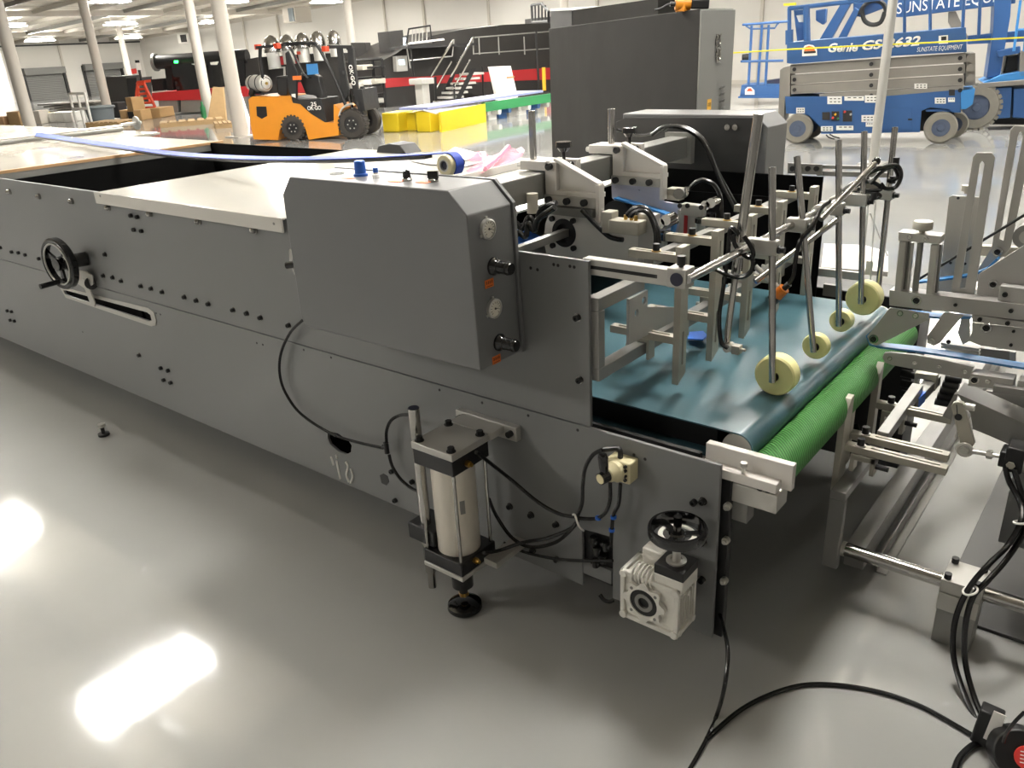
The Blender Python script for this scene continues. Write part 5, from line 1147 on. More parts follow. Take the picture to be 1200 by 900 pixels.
# ---------------------------------------------------------------- forklift
F0 = A(345, 165, 'z', 0); F1 = A(410, 163, 'z', 0); fu = (F1-F0).normalized(); fv = Vector((-fu.y, fu.x, 0)); fv = fv if fv.dot(F0) > 0 else -fv
fk = thing('forklift', 'orange and black gas forklift parked behind the long machine', 'forklift', F0)
def fp_(x, y, off=0): return AP(280+x/6.667, 40+y/6.667, F0+fv*off, fv)
def fpoly(pts, off, th, name, mt, par=None, bevel=.01, holes=()):
    return build(MB().prism([fp_(x, y, off) for x, y in pts], fv*th, [[fp_(x, y, off) for x, y in h] for h in holes]), name, mt, par or fk, bevel=bevel)
arch_r = [(545+0, 825), (520, 740), (450, 690), (385, 690), (320, 740), (305, 828)]
fpoly([(75, 510), (100, 488), (400, 485), (420, 540), (478, 545), (560, 620), (672, 690), (778, 690), (780, 790)]+arch_r+[(115, 822), (90, 700)], 0, .95, 'chassis', 'fork_orange')
fpoly([(135, 565), (212, 565), (220, 640), (178, 662), (140, 640)], -.01, .03, 'side_vent', 'black', bevel=0)
fpoly([(738, 548), (790, 592), (808, 575), (790, 620), (778, 700), (740, 690)], 0, .95, 'front_fender', 'fork_orange')
o = build(MB().tube([fp_(*p, 0) for p in ((782, 640), (800, 590), (840, 556), (890, 543))], .02, 6, smooth=4), 'fender_flare', 'alu', fk)
cp = fpoly([(408, 487), (470, 515), (640, 505), (650, 560), (690, 688), (672, 690), (560, 622), (478, 547), (420, 538)], -.012, .9, 'cowl_panel', 'black')
fpoly([(285, 330), (375, 325), (385, 470), (350, 490), (300, 470)], .25, .4, 'operator_seat', 'black', bevel=.03)
fpoly([(380, 130), (450, 300), (450, 530), (410, 530), (385, 400), (360, 150)], .05, .07, 'rear_pillar', 'black')
fpoly([(380, 130), (450, 300), (450, 530), (410, 530), (385, 400), (360, 150)], .85, .07, 'rear_pillar', 'black')
for off in (.05, .85):
    build(MB().tube([fp_(*p, off) for p in ((165, 100), (165, 200), (185, 330), (190, 420))], .035, 8), 'guard_leg', 'black', fk)
    build(MB().tube([fp_(*p, off) for p in ((350, 78), (560, 72), (610, 90), (660, 170), (760, 370), (835, 560))], .036, 8, smooth=5), 'front_pillar', 'black', fk)
    build(MB().tube([fp_(*p, off) for p in ((385, 90), (430, 160), (500, 300), (540, 340))], .022, 8, smooth=4), 'guard_brace', 'black', fk)
m = MB()
for k in range(7):
    x = 380+k*32; m.bar(fp_(x, 76, .05), fp_(x, 76, .9), .05, .03)
m.bar(fp_(135, 105, .05), fp_(360, 82, .05), .04, .05).bar(fp_(135, 105, .9), fp_(360, 82, .9), .04, .05).bar(fp_(140, 105, .0), fp_(140, 105, .92), .05, .05).bar(fp_(360, 80, .0), fp_(360, 80, .92), .05, .05)
build(m, 'overhead_guard', 'black', fk)
for x, y, off in ((150, 100, .1), (300, 92, -.02), (675, 115, 0)):
    q = fp_(x, y, off); build(MB().box(q, (.12, .1, .1)), 'lamp_lens', 'red_orange', fk, bevel=.01)
q = fp_(465, 135, .4); build(MB().cyl(q, q-Z*.06, .04, n=14), 'beacon', 'red_orange', fk)
# mast
for off, xs in ((.05, 0), (.75, 0)):
    fpoly([(845, 100), (888, 100), (925, 430), (1005, 742), (975, 745), (895, 470), (860, 300)], off, .10, 'mast_rail', 'black', bevel=.005)
    fpoly([(760, 105), (800, 105), (855, 470), (815, 540), (795, 420)], off+.02, .08, 'inner_mast_rail', 'black', bevel=.005)
for y, x in ((108, 850), (300, 820), (540, 930)): build(MB().bar(fp_(x, y, .05), fp_(x, y, .85), .06, .07), 'mast_crossbar', 'black', fk)
build(MB().bar(fp_(700, 100, .05), fp_(885, 100, .05), .05, .06).bar(fp_(700, 100, .05), fp_(700, 100, .85), .06, .07), 'mast_top_bar', 'black', fk)
build(MB().cyl(fp_(800, 130, .45), fp_(885, 600, .45), .04), 'lift_cylinder', 'chrome', fk)
for off in (.15, .65): fpoly([(945, 410), (965, 408), (1000, 735), (985, 745), (960, 560)], off, .12, 'lifting_fork', 'black', bevel=.004)
fpoly([(925, 430), (960, 430), (985, 600), (950, 600)], .05, .85, 'fork_carriage', 'black', bevel=.004)
fpoly([(470, 350), (560, 300), (620, 330), (680, 560), (640, 600), (600, 480), (520, 470)], .35, .2, 'steering_console', 'black', bevel=.02)
build(MB().torus(fp_(545, 320, .45), Vector((.4, 0, 1)), .14, .014, 24, 8), 'steering_wheel', 'gloss_black', fk)
o = fpoly([(525, 235), (610, 230), (620, 312), (535, 318)], .3, .02, 'windscreen_card', 'belt_blue', bevel=0)
fpoly([(418, 328), (485, 325), (488, 356), (420, 360)], .04, .012, 'reflector_label', 'orange_label', bevel=0)
fpoly([(410, 468), (440, 466), (443, 512), (416, 514)], .035, .012, 'white_label', 'white', bevel=0)
# gas bottle
g0 = fp_(62, 400, .15); g1 = fp_(205, 385, .15); 
gd = (fu*.85-fv*.55).normalized(); gcn = fp_(205, 385, .1)
g = build(MB().lathe(gcn+gd*.02, -gd, [(.10, -.03), (.15, 0), (.165, .04), (.165, .50), (.15, .56), (.09, .60)], 28), 'gas_bottle', 'alu', fk)
gcn2 = fp_(150, 395, .3)
for h_ in (.12, .38): build(MB().torus(gcn-gd*h_, gd, .167, .012, 28, 6), 'bottle_strap', 'black', g)
build(MB().torus(gcn+gd*.04, gd, .11, .012, 24, 6), 'bottle_collar', 'chrome', g); build(MB().cyl(gcn, gcn+gd*.07, .03), 'bottle_valve', 'brass', g)
build(MB().bar(gcn-gd*.5-Z*.18, gcn-gd*.02-Z*.18, .22, .04).bar(fp_(100, 480, .1), fp_(110, 430, .2), .1, .1), 'bottle_bracket', 'black', fk)
def wheel(c, ax, R, w, rim, par, name='wheel', tm='tyre', rm='black', lugs=0, nuts=True):
    o = build(MB().lathe(c, ax, [(R*.55, 0), (R*.9, 0), (R, w*.15), (R, w*.85), (R*.9, w), (R*.55, w)], 36, closed=True), name, tm, par)
    build(MB().lathe(c+ax*(w*.0), ax, [(rim, .015), (rim*.85, .03), (rim*.35, .035), (rim*.3, -.01), (.01, -.012)], 24).cyl(c+ax*.03, c+ax*w*.9, R*.56, n=24), 'wheel_rim', rm, o)
    m = MB()
    for k in range(6): a = k*PI/3; x_, y_, z_ = frame(ax); d = x_*math.cos(a)+y_*math.sin(a); m.cyl(c+d*rim*.55+ax*.035, c+d*rim*.55+ax*.005, .014, n=8)
    if nuts: build(m, 'wheel_nuts', 'steel', o)
    if lugs:
        x_, y_, z_ = frame(ax); m = MB()
        for k in range(lugs):
            a = 2*PI*k/lugs; d = x_*math.cos(a)+y_*math.sin(a); m.bar(c+ax*.01+d*R*1.0, c+ax*(w-.01)+d*R*1.0, .05*R/.3, .04*R/.3, up=d)
        build(m, 'tread_lugs', tm, o)
    return o
wc = fp_(425, 778, -.02); R = .25; wc.z = R; wheel(wc, fv, R, .18, R*.55, fk, lugs=20)
wc = fp_(880, 705, -.03); R = .285; wc.z = R; wheel(wc, fv, R, .22, R*.55, fk, lugs=22)
wheel(fp_(425, 778, -.02)+fv*.78, fv, fp_(425, 778, -.02).z, .18, .1, fk); q = fp_(1030, 600, .9); q.z = R; wheel(fp_(880, 705, -.03)+fv*.80, fv, R, .22, .13, fk)
text_on('25', cp, fp_(583, 545, -.03), fu, -fv, .12, .07, 'white', bold=.02)
text_on('OK·GO', cp, fp_(588, 577, -.03), fu, -fv, .30, .08, 'white', bold=.02)
up_m = (fp_(870, 255, .04)-fp_(895, 385, .04)).normalized()
text_on('OK·GO', fk, fp_(884, 320, .04), -up_m, -fv, .38, .085, 'white', bold=.03)

# ---------------------------------------------------------------- yellow blocks, long blue roller bed
yb = [((468, 155), (486, 151), 132, 'leftmost yellow steel box of the row'), ((488, 153), (505, 150), 131.5, 'middle yellow steel box of the row'), ((505, 155), (520, 152.5), 130.5, 'yellow steel box joined to the long guard')]
for (p0, p1, ty, lb) in yb:
    a = A(*p0, 'z', 0); b = A(*p1, 'z', 0); d = (b-a).normalized(); n_ = Vector((-d.y, d.x, 0)); n_ = n_ if n_.dot(a) > 0 else -n_; h = AP(p0[0], ty, a, n_).z
    build(MB().prism([a, b-d*.03, b-d*.03+n_*.4, a+n_*.4], Z*h), 'yellow_box', 'yellow_metal', label=lb+', right of the forklift', cat='box', bevel=.015)
a = A(518, 155, 'z', 0); b = A(570, 143, 'z', 0); d = (b-a).normalized(); n_ = Vector((-d.y, d.x, 0)); n_ = n_ if n_.dot(a) > 0 else -n_
h = AP(519, 131, a, n_).z
o = build(MB().prism([a, b, b+n_*.05, a+n_*.05], Z*h), 'yellow_guard', 'yellow_metal', label='long low yellow guard in front of the blue roller bed', cat='guard')
m = MB()
for k in range(22):
    q = a+(b-a)*(k/22)+n_*.1; m.cyl(q+Z*(h-.02), q+Z*(h+.05)+n_*.3, .02, n=6)
build(m, 'roller_ends', 'white', o)
rbd = thing('roller_bed', 'long low conveyor bed with lilac blue top and green side beam', 'conveyor', b)
b2 = A(650, 130, 'z', 0); d2 = (b2-b).normalized()
for (q0, q1, z0, z1, t0_, t1_, mt, nm) in ((b, b2, .22, .42, .02, .1, 'green', 'side_beam'), (a, b2, .45, .50, .3, 1.0, 'belt_blue', 'bed_top')):
    build(MB().prism([q0+n_*t0_+Z*z0, q1+n_*t0_+Z*z0, q1+n_*t1_+Z*z0, q0+n_*t1_+Z*z0], Z*(z1-z0)), nm, mt if nm != 'bed_top' else 'lilac', rbd)
for k in range(7):
    q = b+(b2-b)*((k+.5)/7); build(MB().box(q+n_*.3+Z*.11, (.12, .3, .22)).cyl(q+n_*.05+Z*.2, q+n_*.25+Z*.2, .09), 'bed_foot', ['alu', 'white', 'lift_blue'][k % 3], rbd)
# ---------------------------------------------------------------- long black printing press with red band
W0 = A(430, 128, 'z', 0); W1 = A(655, 106.5, 'z', 0); wd_ = (W1-W0).normalized(); wn = Vector((-wd_.y, wd_.x, 0)); wn = wn if wn.dot(W0) > 0 else -wn
pr = thing('large_press', 'huge black industrial press with a red band and steel stairs in the background', 'machine', (W0+W1)/2)
def wp(px, py, off=0): return AP(px, py, W0+wn*off, wn)
def wpoly(pts, off, th, name, mt, par=pr): return build(MB().prism([wp(x, y, off) for x, y in pts], wn*th), name, mt, par)
body = wpoly([(450, 126), (446, 72), (464, 63), (480, 52), (505, 42), (540, 35), (590, 29), (640, 27), (662, 27), (662, 106)], 0, 3.0, 'press_body', 'mach_black')
wpoly([(450, 92), (508, 89), (508, 98), (451, 103)], -.02, .02, 'red_band', 'mach_red'); wpoly([(508, 89), (650, 79), (650, 93), (508, 98)], -.02, .02, 'red_band', 'mach_red')
wpoly([(456, 37), (472, 35), (475, 62), (459, 65)], .5, .8, 'control_pillar', 'mach_black'); 
o = wpoly([(464, 66), (477, 65), (478, 83), (465, 84)], -.25, .22, 'operator_panel', 'alu'); wpoly([(467, 70), (474, 69.5), (474.5, 76), (468, 76)], -.27, .02, 'screen', 'screen', o)
wpoly([(473, 44), (476, 44), (477, 53), (473.5, 53)], -.1, .05, 'status_lamp', 'screen')
wpoly([(645, 20), (660, 18), (662, 27), (645, 27)], .5, 1.5, 'upper_module', 'mach_black')
def wbar(pts, off, r, name='handrail', mt='alu_dark', par=pr): return build(MB().tube([wp(x, y, off) for x, y in pts], r, 6), name, mt, par)
ra = wbar([(481, 80), (476, 52), (506, 50)], -1.2, .025); wbar([(476, 52), (479, 34), (504, 30), (506, 50)], -.6, .03, mt='black'); 
wbar([(480, 71), (530, 66)], -1.2, .02); wbar([(530, 66), (532, 46)], -1.2, .02); wbar([(485, 90), (481, 52)], -1.2, .03, mt='black'); 
for x in (483, 487, 491, 495, 500): wbar([(x, 50), (x+.4, 34)], -.6, .012, mt='alu')
wbar([(556, 44), (655, 36)], -1.2, .022); wbar([(556, 63), (655, 56)], -1.2, .018)
for x in (555, 562, 585, 615, 630): wbar([(x, 64), (x-1, 43)], -1.2, .02)
wbar([(632, 110), (628, 36)], -1.2, .04, 'platform_post', 'black'); wbar([(567, 120), (565, 78)], -1.2, .03, 'platform_post', 'black')
wpoly([(478, 54), (560, 50), (560, 53), (478, 57)], -1.3, 1.3, 'walkway', 'black')
wpoly([(480, 50), (520, 45), (521, 47), (480, 52)], -1.3, .1, 'walkway_edge', 'white')
# stairs
stc = thing('steel_stairs', 'open steel staircase with grey treads against the black press', 'stairs', wp(515, 128, -1.4))
for k in range(8):
    x0 = 512+k*5.2; y0 = 124.5-k*5.5; wpoly([(x0, y0), (x0+22-k*.5, y0-1.5), (x0+22.5-k*.5, y0+1), (x0, y0+2.5)], -2.0+.0, .5, 'tread', 'alu', stc)
wpoly([(528, 127), (534, 127), (558, 80), (553, 80)], -2.02, .05, 'stringer', 'black', stc); wpoly([(511, 127), (516, 127), (535, 84), (531, 84)], -1.4, .05, 'stringer', 'black', stc)
wbar([(505, 90), (531, 47)], -1.6, .03, 'stair_rail', 'chrome', stc); wbar([(511, 104), (529, 72)], -1.6, .025, 'stair_rail', 'chrome', stc); wbar([(511, 126), (510, 90)], -1.6, .04, 'rail_post', 'black', stc)
wbar([(528, 90), (554, 45)], -2.05, .03, 'stair_rail', 'chrome', stc); wbar([(531, 104), (551, 70)], -2.05, .025, 'stair_rail', 'chrome', stc); wbar([(533, 122), (532, 98)], -2.05, .03, 'rail_post', 'black', stc)
p = A(497, 130, 'z', 0); t = thing('operator_pedestal', 'grey operator pedestal standing in front of the black press', 'pedestal', p)
hh = AP(495, 92, p, wn).z
build(MB().box(p+Z*hh*.43, (.28, .28, hh*.86)), 'pedestal_post', 'alu', t, bevel=.01); build(MB().box(p+Z*hh*.92, (.5, .5, hh*.18)), 'pedestal_head', 'alu', t, bevel=.02)
# leaning crate panel
q = [wp(x, y, -2.4) for x, y in ((584, 118), (590, 78), (614, 77), (607, 114))]
lp = build(MB().prism([q[0], q[3], q[2]+wn*.7, q[1]+wn*.7], wn*.15), 'packing_panel', 'white_paint', label='pale packing panel with brown marks leaning on the black press', cat='panel')
m = MB()
for (x, y) in ((597, 84), (602, 83), (600, 90), (604, 102), (592, 108), (590, 96), (597, 110)):
    c_ = AP(x, y, (q[0]+q[2])/2-wn*.03, wn); 
build(MB().prism([wp(x, y, -2.05) for x, y in ((594, 90), (603, 89), (603, 91), (594, 92))], wn*.02), 'brown_mark', 'tan', lp)
wbar([(638, 106), (637, 79)], -1.3, .06, 'yellow_pole', 'yellow_label')
# crane-like mezzanine rail, white top parts
q = AD(690, 20, 12)
hs = thing('rear_housing', 'long dark hood with pale top behind the dark enclosure', 'housing', AD(720, 30, 11))
ORG[hs.name] = Vector((AD(720, 30, 11).x, AD(720, 30, 11).y, 0)); hs.location = ORG[hs.name]
a = AD(671, 30, 13); b = AD(770, 25, 10); 
e_ = Vector((b.x-a.x, b.y-a.y, 0)).normalized(); en = Vector((-e_.y, e_.x, 0)); en = en if en.dot(a) > 0 else -en
def hp_(px, py, off=0): return AP(px, py, a+en*off, en)
build(MB().prism([hp_(*p) for p in ((671, 60), (671, 12), (771, -2), (771, 60))], en*.3), 'hood_body', 'enclosure', hs)
build(MB().prism([hp_(*p, .5) for p in ((645, 60), (645, 10), (670, 12), (670, 60))], en*1.0), 'hood_step', 'mach_black', hs)
build(MB().prism([hp_(*p, .4) for p in ((645, 10), (670, 9), (670, 12), (645, 13))], en*1.0), 'white_cover', 'white', hs)
gr2 = thing('safety_gate', 'small black handrail gate on the walkway left of the big enclosure', 'gate', hp_(632, 27, .6))
m = MB().tube([hp_(*p, .6) for p in ((624, 26), (623, 6), (635, 4), (643, 14), (643, 25), (624, 26))], .03, 6)
for x in (627, 631, 635, 639): m.tube([hp_(x, 6, .6), hp_(x+.3, 25, .6)], .018, 6)
build(m, 'gate_frame', 'black', gr2)

# ---------------------------------------------------------------- left background: laser machine, ladder, boxes
L0 = A(160, 136, 'z', 0); L1 = A(292, 130, 'z', 0); ld = (L1-L0).normalized(); ln = Vector((-ld.y, ld.x, 0)); ln = ln if ln.dot(L0) > 0 else -ln
def lp_(px, py, off=0): return AP(px, py, L0+ln*off, ln)
lm = thing('large_cutting_machine', 'long black and red machine with glass hoods behind the columns', 'machine', (L0+L1)/2)
def lpoly(pts, off, th, name, mt, par=lm, bevel=0): return build(MB().prism([lp_(x, y, off) for x, y in pts], ln*th), name, mt, par, bevel=bevel)
lpoly([(178, 109), (240, 104), (290, 101), (290, 113), (240, 117), (178, 118)], -.05, 2.2, 'red_body', 'mach_red')
lpoly([(185, 117), (207, 116), (209, 132), (188, 133)], 0, 2.0, 'base_cabinet', 'alu_dark'); lpoly([(212, 116), (240, 115), (240, 131), (212, 132)], 0, 2.0, 'base_cabinet', 'alu_dark'); lpoly([(262, 115), (290, 112), (290, 130), (262, 131)], 0, 2.0, 'base_cabinet', 'alu_dark')
lpoly([(207, 117), (212, 117), (212, 131), (208, 131)], .3, 1.5, 'base_gap', 'black')
lpoly([(200, 75), (243, 71), (243, 104), (207, 107)], .1, 1.6, 'glass_hood', 'gloss_black'); lpoly([(244, 72), (286, 70), (287, 100), (244, 103)], .1, 1.6, 'glass_hood', 'gloss_black')
build(MB().cyl(lp_(184, 73, .3), lp_(290, 66, .3), .22, n=16), 'exhaust_pipe', 'black', lm); build(MB().cyl(lp_(181, 73, .3), lp_(184, 73, .3), .28, n=16), 'pipe_end', 'alu_dark', lm)
lpoly([(193, 80), (201, 79), (203, 106), (196, 106)], .2, .6, 'hood_post', 'black'); lpoly([(177, 93), (190, 92), (192, 106), (179, 107)], .1, .5, 'monitor', 'black')
lpoly([(204, 71), (207, 71), (207, 74), (204, 74)], -.3, .1, 'green_lamp', 'green_led')
lpoly([(224, 75), (232, 74), (230, 77)], .05, .03, 'white_decal', 'white'); lpoly([(246, 73), (256, 72), (254, 76), (247, 76)], .05, .03, 'white_decal', 'white'); lpoly([(266, 71), (274, 69), (276, 75), (270, 76)], .05, .03, 'white_decal', 'white')
lpoly([(286, 70), (302, 67), (306, 100), (287, 101)], .2, 1.2, 'end_housing', 'mach_black')
kb = build(MB().prism([lp_(x, y, .8) for x, y in ((124, 90), (147, 89), (152, 124), (128, 126))], ln*1.0), 'dark_cabinet', 'mach_black', label='dark grey cabinet in front of the second shutter door', cat='cabinet')
cl = build(MB().prism([lp_(x, y, .8) for x, y in ((148, 92), (160, 91), (160, 122), (152, 124))], ln*1.0), 'control_rack', 'black', label='black control rack beside the red stepladder', cat='cabinet')
q = lp_(163, 82, .2); t = thing('stack_light', 'small signal stack light above the black control rack', 'light', q)
build(MB().cyl(q-Z*.5, q, .04).cyl(q+Z*.22, q+Z*.3, .07), 'stack_base', 'black', t); build(MB().cyl(q, q+Z*.22, .08), 'white_lens', 'white', t)
build(MB().prism([A(x, y, 'x', WX+.12) for x, y in ((153, 81), (160, 80), (160, 86), (153, 87))], X*.03), 'fire_sign', 'red_button', label='small red sign on the back wall', cat='sign')
# stepladder
sl = thing('stepladder', 'orange-red stepladder standing open beside the cardboard boxes', 'ladder', lp_(172, 128, -.8))
def lt(pts, off, r, name, mt): return build(MB().tube([lp_(x, y, off) for x, y in pts], r, 6), name, mt, sl)
for (a_, b_) in (((161, 97), (164, 127)), ((168, 96), (182, 126))): lt([a_, b_], -1.0, .05, 'ladder_rail', 'red_orange')
for k in range(6):
    f = k/5.5+.08; lt([(161+3*f, 97+30*f), (168+14*f, 96+30*f)], -1.0, .04, 'ladder_step', 'red_orange')
for (a_, b_) in (((161, 97), (158, 122)), ((168, 96), (176, 121))): lt([a_, b_], -.2, .035, 'rear_leg', 'red_orange')
build(MB().prism([lp_(x, y, -1.05) for x, y in ((160, 95), (169, 94), (169, 97), (160, 98))], ln*.4), 'ladder_top', 'red_orange', sl)
def gbox(px0, py0, px1, pyt, dep, name, mt, label, cat, bevel=.02, y1=None, group=None):
    a = A(px0, py0, 'z', 0); b = A(px1, y1 if y1 else py0-.4, 'z', 0); b = AP(px1, y1 or py0-.4, a, ln); b.z = 0
    h = AP((px0+px1)/2, pyt, a, ln).z
    return build(MB().prism([a, b, b+ln*dep, a+ln*dep], Z*h), name, mt, label=label, cat=cat, bevel=bevel, group=group)
gbox(169, 139, 189, 127, .9, 'cardboard_box', 'cardboard', 'widest cardboard box, in front of the red stepladder', 'box')
gbox(158, 141.5, 167, 129, .6, 'cardboard_box', 'cardboard', 'narrow cardboard box left of the widest one', 'box')
gbox(142, 141, 150, 129, .9, 'cardboard_box', 'cardboard', 'small cardboard box beside the grey bin column', 'box')
q = AP(152, 129, A(157, 141, 'z', 0), ln); build(MB().box(q+Z*.15+ln*.4, (.35, .4, .42)), 'cardboard_box', 'cardboard', label='little cardboard box on top of the stack of boxes', cat='box')
gbox(151, 141, 156, 131, .6, 'black_crate', 'black', 'black crate between the cardboard boxes', 'crate')
gbox(133, 138, 141, 120, .5, 'tool_cart', 'black', 'black tool cart behind the white column', 'cart')
gbox(127, 118.5, 134, 112, .2, 'red_toolbox', 'mach_red', 'small red box above the black tool cart', 'box') if False else None
# grey bin
q = A(120, 143, 'z', 0); hb = AP(119, 124, q, ln).z; t = thing('waste_bin', 'large grey round waste bin beside the white column', 'bin', q)
build(MB().lathe(q, Z, [(.36, 0), (.42, hb*.9)], 20), 'bin_body', 'bin_grey', t); build(MB().torus(q+Z*hb*.92, Z, .43, .04, 24, 8), 'bin_rim', 'bin_grey', t)
for i, (x0, x1) in enumerate(((57, 66), (66, 76), (76, 86), (92, 104))):
    if i < 3: gbox(x0, 144-.2*i, x1, 132-.3*i, .7, 'white_carton', 'white', ['leftmost white carton of the row under the sheet stack', 'second white carton from the left under the sheet stack', 'third white carton from the left under the sheet stack', 'white carton nearest the grey waste bin'][i], 'carton')
a = A(45, 140, 'z', 0)
q0 = AP(44, 124, a, ln); q1 = AP(110, 121, a, ln)
m = MB()
for k in range(6): m.prism([q0-Z*.08*k+ld*(.2*(k % 3)), q1-Z*.08*k-ld*.3*k, q1-Z*.08*k-ld*.3*k+ln*1.2, q0-Z*.08*k+ln*1.2+ld*(.2*(k % 3))], Z*.05)
build(m, 'sheet_stack', 'lift_grey', label='stack of long grey sheets lying in front of the shutter doors', cat='sheets')
m = MB()
m = MB()
for x in (90, 99, 108): m.tube([A(x, 145.5, 'z', 0), A(x, 145.5, 'z', 0)+Z*.9], .04, 6)
m.tube([A(90, 145.5, 'z', 0)+Z*.88, A(108, 145.5, 'z', 0)+Z*.88], .04, 6).tube([A(90, 145.5, 'z', 0)+Z*.45, A(108, 145.5, 'z', 0)+Z*.45], .04, 6)
build(m, 'low_rack', 'white', label='low white tube rack in front of the long sheets', cat='rack')
gbox(37, 146, 49, 130, .5, 'grey_panel', 'trim', 'grey board leaning right of the thick left column', 'board')
gbox(48, 144, 53, 132, .4, 'yellow_mop_bucket', 'yellow_metal', 'small yellow bucket beside the grey board', 'bucket')
gbox(11, 147, 25, 131, .6, 'brown_crate', 'wood', 'brown wooden crate near the left edge', 'crate')
gbox(-6, 148, 6, 137, .5, 'material_pile', 'tan', 'low pile of boards at the left picture edge', 'boards')
def pallet(px0, py0, px1, py1, label):
    a = A(px0, py0, 'z', 0); b = A(px1, py1, 'z', 0); d = (b-a); L = d.length; d.normalize(); n = Vector((-d.y, d.x, 0)); n = n if n.dot(a) > 0 else -n
    t = thing('wooden_pallet', label, 'pallet', a)
    m = MB()
    for k in range(3): m.prism([a+n*k*.4, b+n*k*.4, b+n*(k*.4+.1), a+n*(k*.4+.1)], Z*.09)
    build(m, 'pallet_bearers', 'wood', t)
    m = MB(); nn = 7
    for k in range(nn): s_ = a+d*L*k/nn; m.prism([s_+Z*.09, s_+d*L/nn*.7+Z*.09, s_+d*L/nn*.7+n*.95+Z*.09, s_+n*.95+Z*.09], Z*.03)
    build(m, 'pallet_boards', 'wood', t)
pallet(188, 150, 265, 144, 'long wooden pallet on the floor left of the forklift'); pallet(253, 151, 290, 148, 'wooden pallet under the leaning boards beside the forklift'); pallet(101, 149, 140, 147.5, 'wooden pallet below the grey waste bin')
for i, (pts, mt, lb) in enumerate(((((243, 142), (240, 103), (252, 104), (265, 141)), 'wood', 'brown leaning board, front of the leaning boards'), (((247, 141), (247, 104), (262, 102), (276, 140)), 'lift_grey', 'grey leaning board behind the brown one'), (((262, 141), (256, 101), (270, 101), (292, 140)), 'white', 'white leaning panel beside the forklift'))):
    P_ = A(250, 142, 'z', 0)+ln*(.25*i)
    pp = [AP(x, y, P_, ln) for x, y in pts]
    build(MB().prism([pp[0], pp[3], pp[2]+ln*.5, pp[1]+ln*.5], ln*.08), 'leaning_board', mt, label=lb, cat='board')
q = A(240, 140, 'z', 0); build(MB().lathe(q, Z, [(.075, 0), (.075, .34), (.03, .42), (.03, .5)], 16), 'gas_cylinder', 'green', label='slim green gas cylinder left of the leaning boards', cat='gas cylinder')

# machinery behind the forklift: cyclone domes, dark hood, shelving
M0 = A(300, 128, 'z', 0); 
dm = thing('dust_collector', 'row of five silver domes above the dark machine behind the forklift', 'extractor', M0)
for x in (269, 286, 304, 322, 342):
    px = 50+x; 
for px, py, r_ in ((318, 52, 10), (336, 50, 9), (354, 48, 9), (372, 46, 9), (391, 44, 8)):
    c_ = AP(px, py, M0, ln); rr_ = r_/942*((c_-C0).dot(cF))
    build(MB().lathe(c_-Z*rr_*.9, Z, [(rr_, 0), (rr_, rr_*.5), (rr_*.92, rr_), (rr_*.7, rr_*1.5), (rr_*.35, rr_*1.8), (.02, rr_*1.9)], 24), 'silver_dome', 'chrome', dm)
    build(MB().cyl(c_-Z*rr_*2.6, c_-Z*rr_*.9, rr_*.75), 'dome_duct', 'clear' if px < 320 else 'alu', dm)
def mp_(px, py, off=0): return AP(px, py, M0+ln*off, ln)
hm = thing('rear_press_unit', 'dark machine with a red chevron behind the forklift', 'machine', M0)
build(MB().prism([mp_(x, y, .3) for x, y in ((308, 67), (360, 63), (408, 62), (413, 69), (413, 127), (308, 129))], ln*.9), 'unit_body', 'mach_black', hm)
build(MB().prism([mp_(x, y, .27) for x, y in ((322, 67), (347, 65), (350, 74), (330, 76))], ln*.03), 'red_chevron', 'mach_red', hm)
build(MB().prism([mp_(x, y, .27) for x, y in ((345, 97), (358, 96), (364, 108), (347, 109))], ln*.03), 'red_panel', 'mach_red', hm)
build(MB().prism([mp_(x, y, .25) for x, y in ((309, 80), (334, 78), (335, 110), (310, 112))], ln*.05, [[mp_(x, y, .25) for x, y in ((311, 82), (332, 80), (333, 108), (312, 110))]]), 'window_frame_panel', 'alu', hm)
build(MB().prism([mp_(x, y, .2) for x, y in ((411, 50), (428, 50), (432, 69), (413, 70))], ln*.6), 'top_box', 'mach_black', hm)
wr = thing('parts_rack', 'dark open rack loaded with metal parts between forklift and press', 'rack', A(440, 128, 'z', 0)); R0 = A(440, 130, 'z', 0)
def rp_(px, py, off=0): return AP(px, py, R0+ln*off, ln)
m = MB()
for (a_, b_) in (((436, 70), (441, 128)), ((447, 69), (452, 126)), ((415, 72), (418, 126)), ((415, 71), (448, 69))): m.tube([rp_(*a_), rp_(*b_)], .05, 6)
for y in (80, 92, 101, 112, 123): m.bar(rp_(416, y), rp_(449, y-2), .5, .05)
build(m, 'rack_frame', 'black', wr)
for i, (px, py) in enumerate(((425, 79), (432, 96), (421, 100), (440, 95), (428, 110), (438, 118))):
    q = rp_(px, py, -.1); build(MB().box(q, (.45, .4, .14)), 'metal_part', ['nickel', 'white_paint', 'steel'][i % 3], wr, bevel=.02)
p = A(391, 105, 'y', 26.8)
hv_ = thing('unit_heater', 'grey unit heater box hanging near the ceiling behind the forklift', 'heater', A(352, 17, 'y', 22)); a = A(342, 9, 'y', 22); b = A(359, 26, 'y', 22)
build(MB().bb((a.x, 21.5, b.z), (b.x, 22.3, a.z)), 'heater_body', 'trim', hv_, bevel=.02); build(MB().bb(((a.x+b.x)/2+.05, 21.45, b.z+.05), (b.x-.04, 21.5, a.z-.05)), 'heater_grille', 'bin_grey', hv_)
a = A(213, 40, 'y', 26.5); b = A(226, 50, 'y', 26.5)
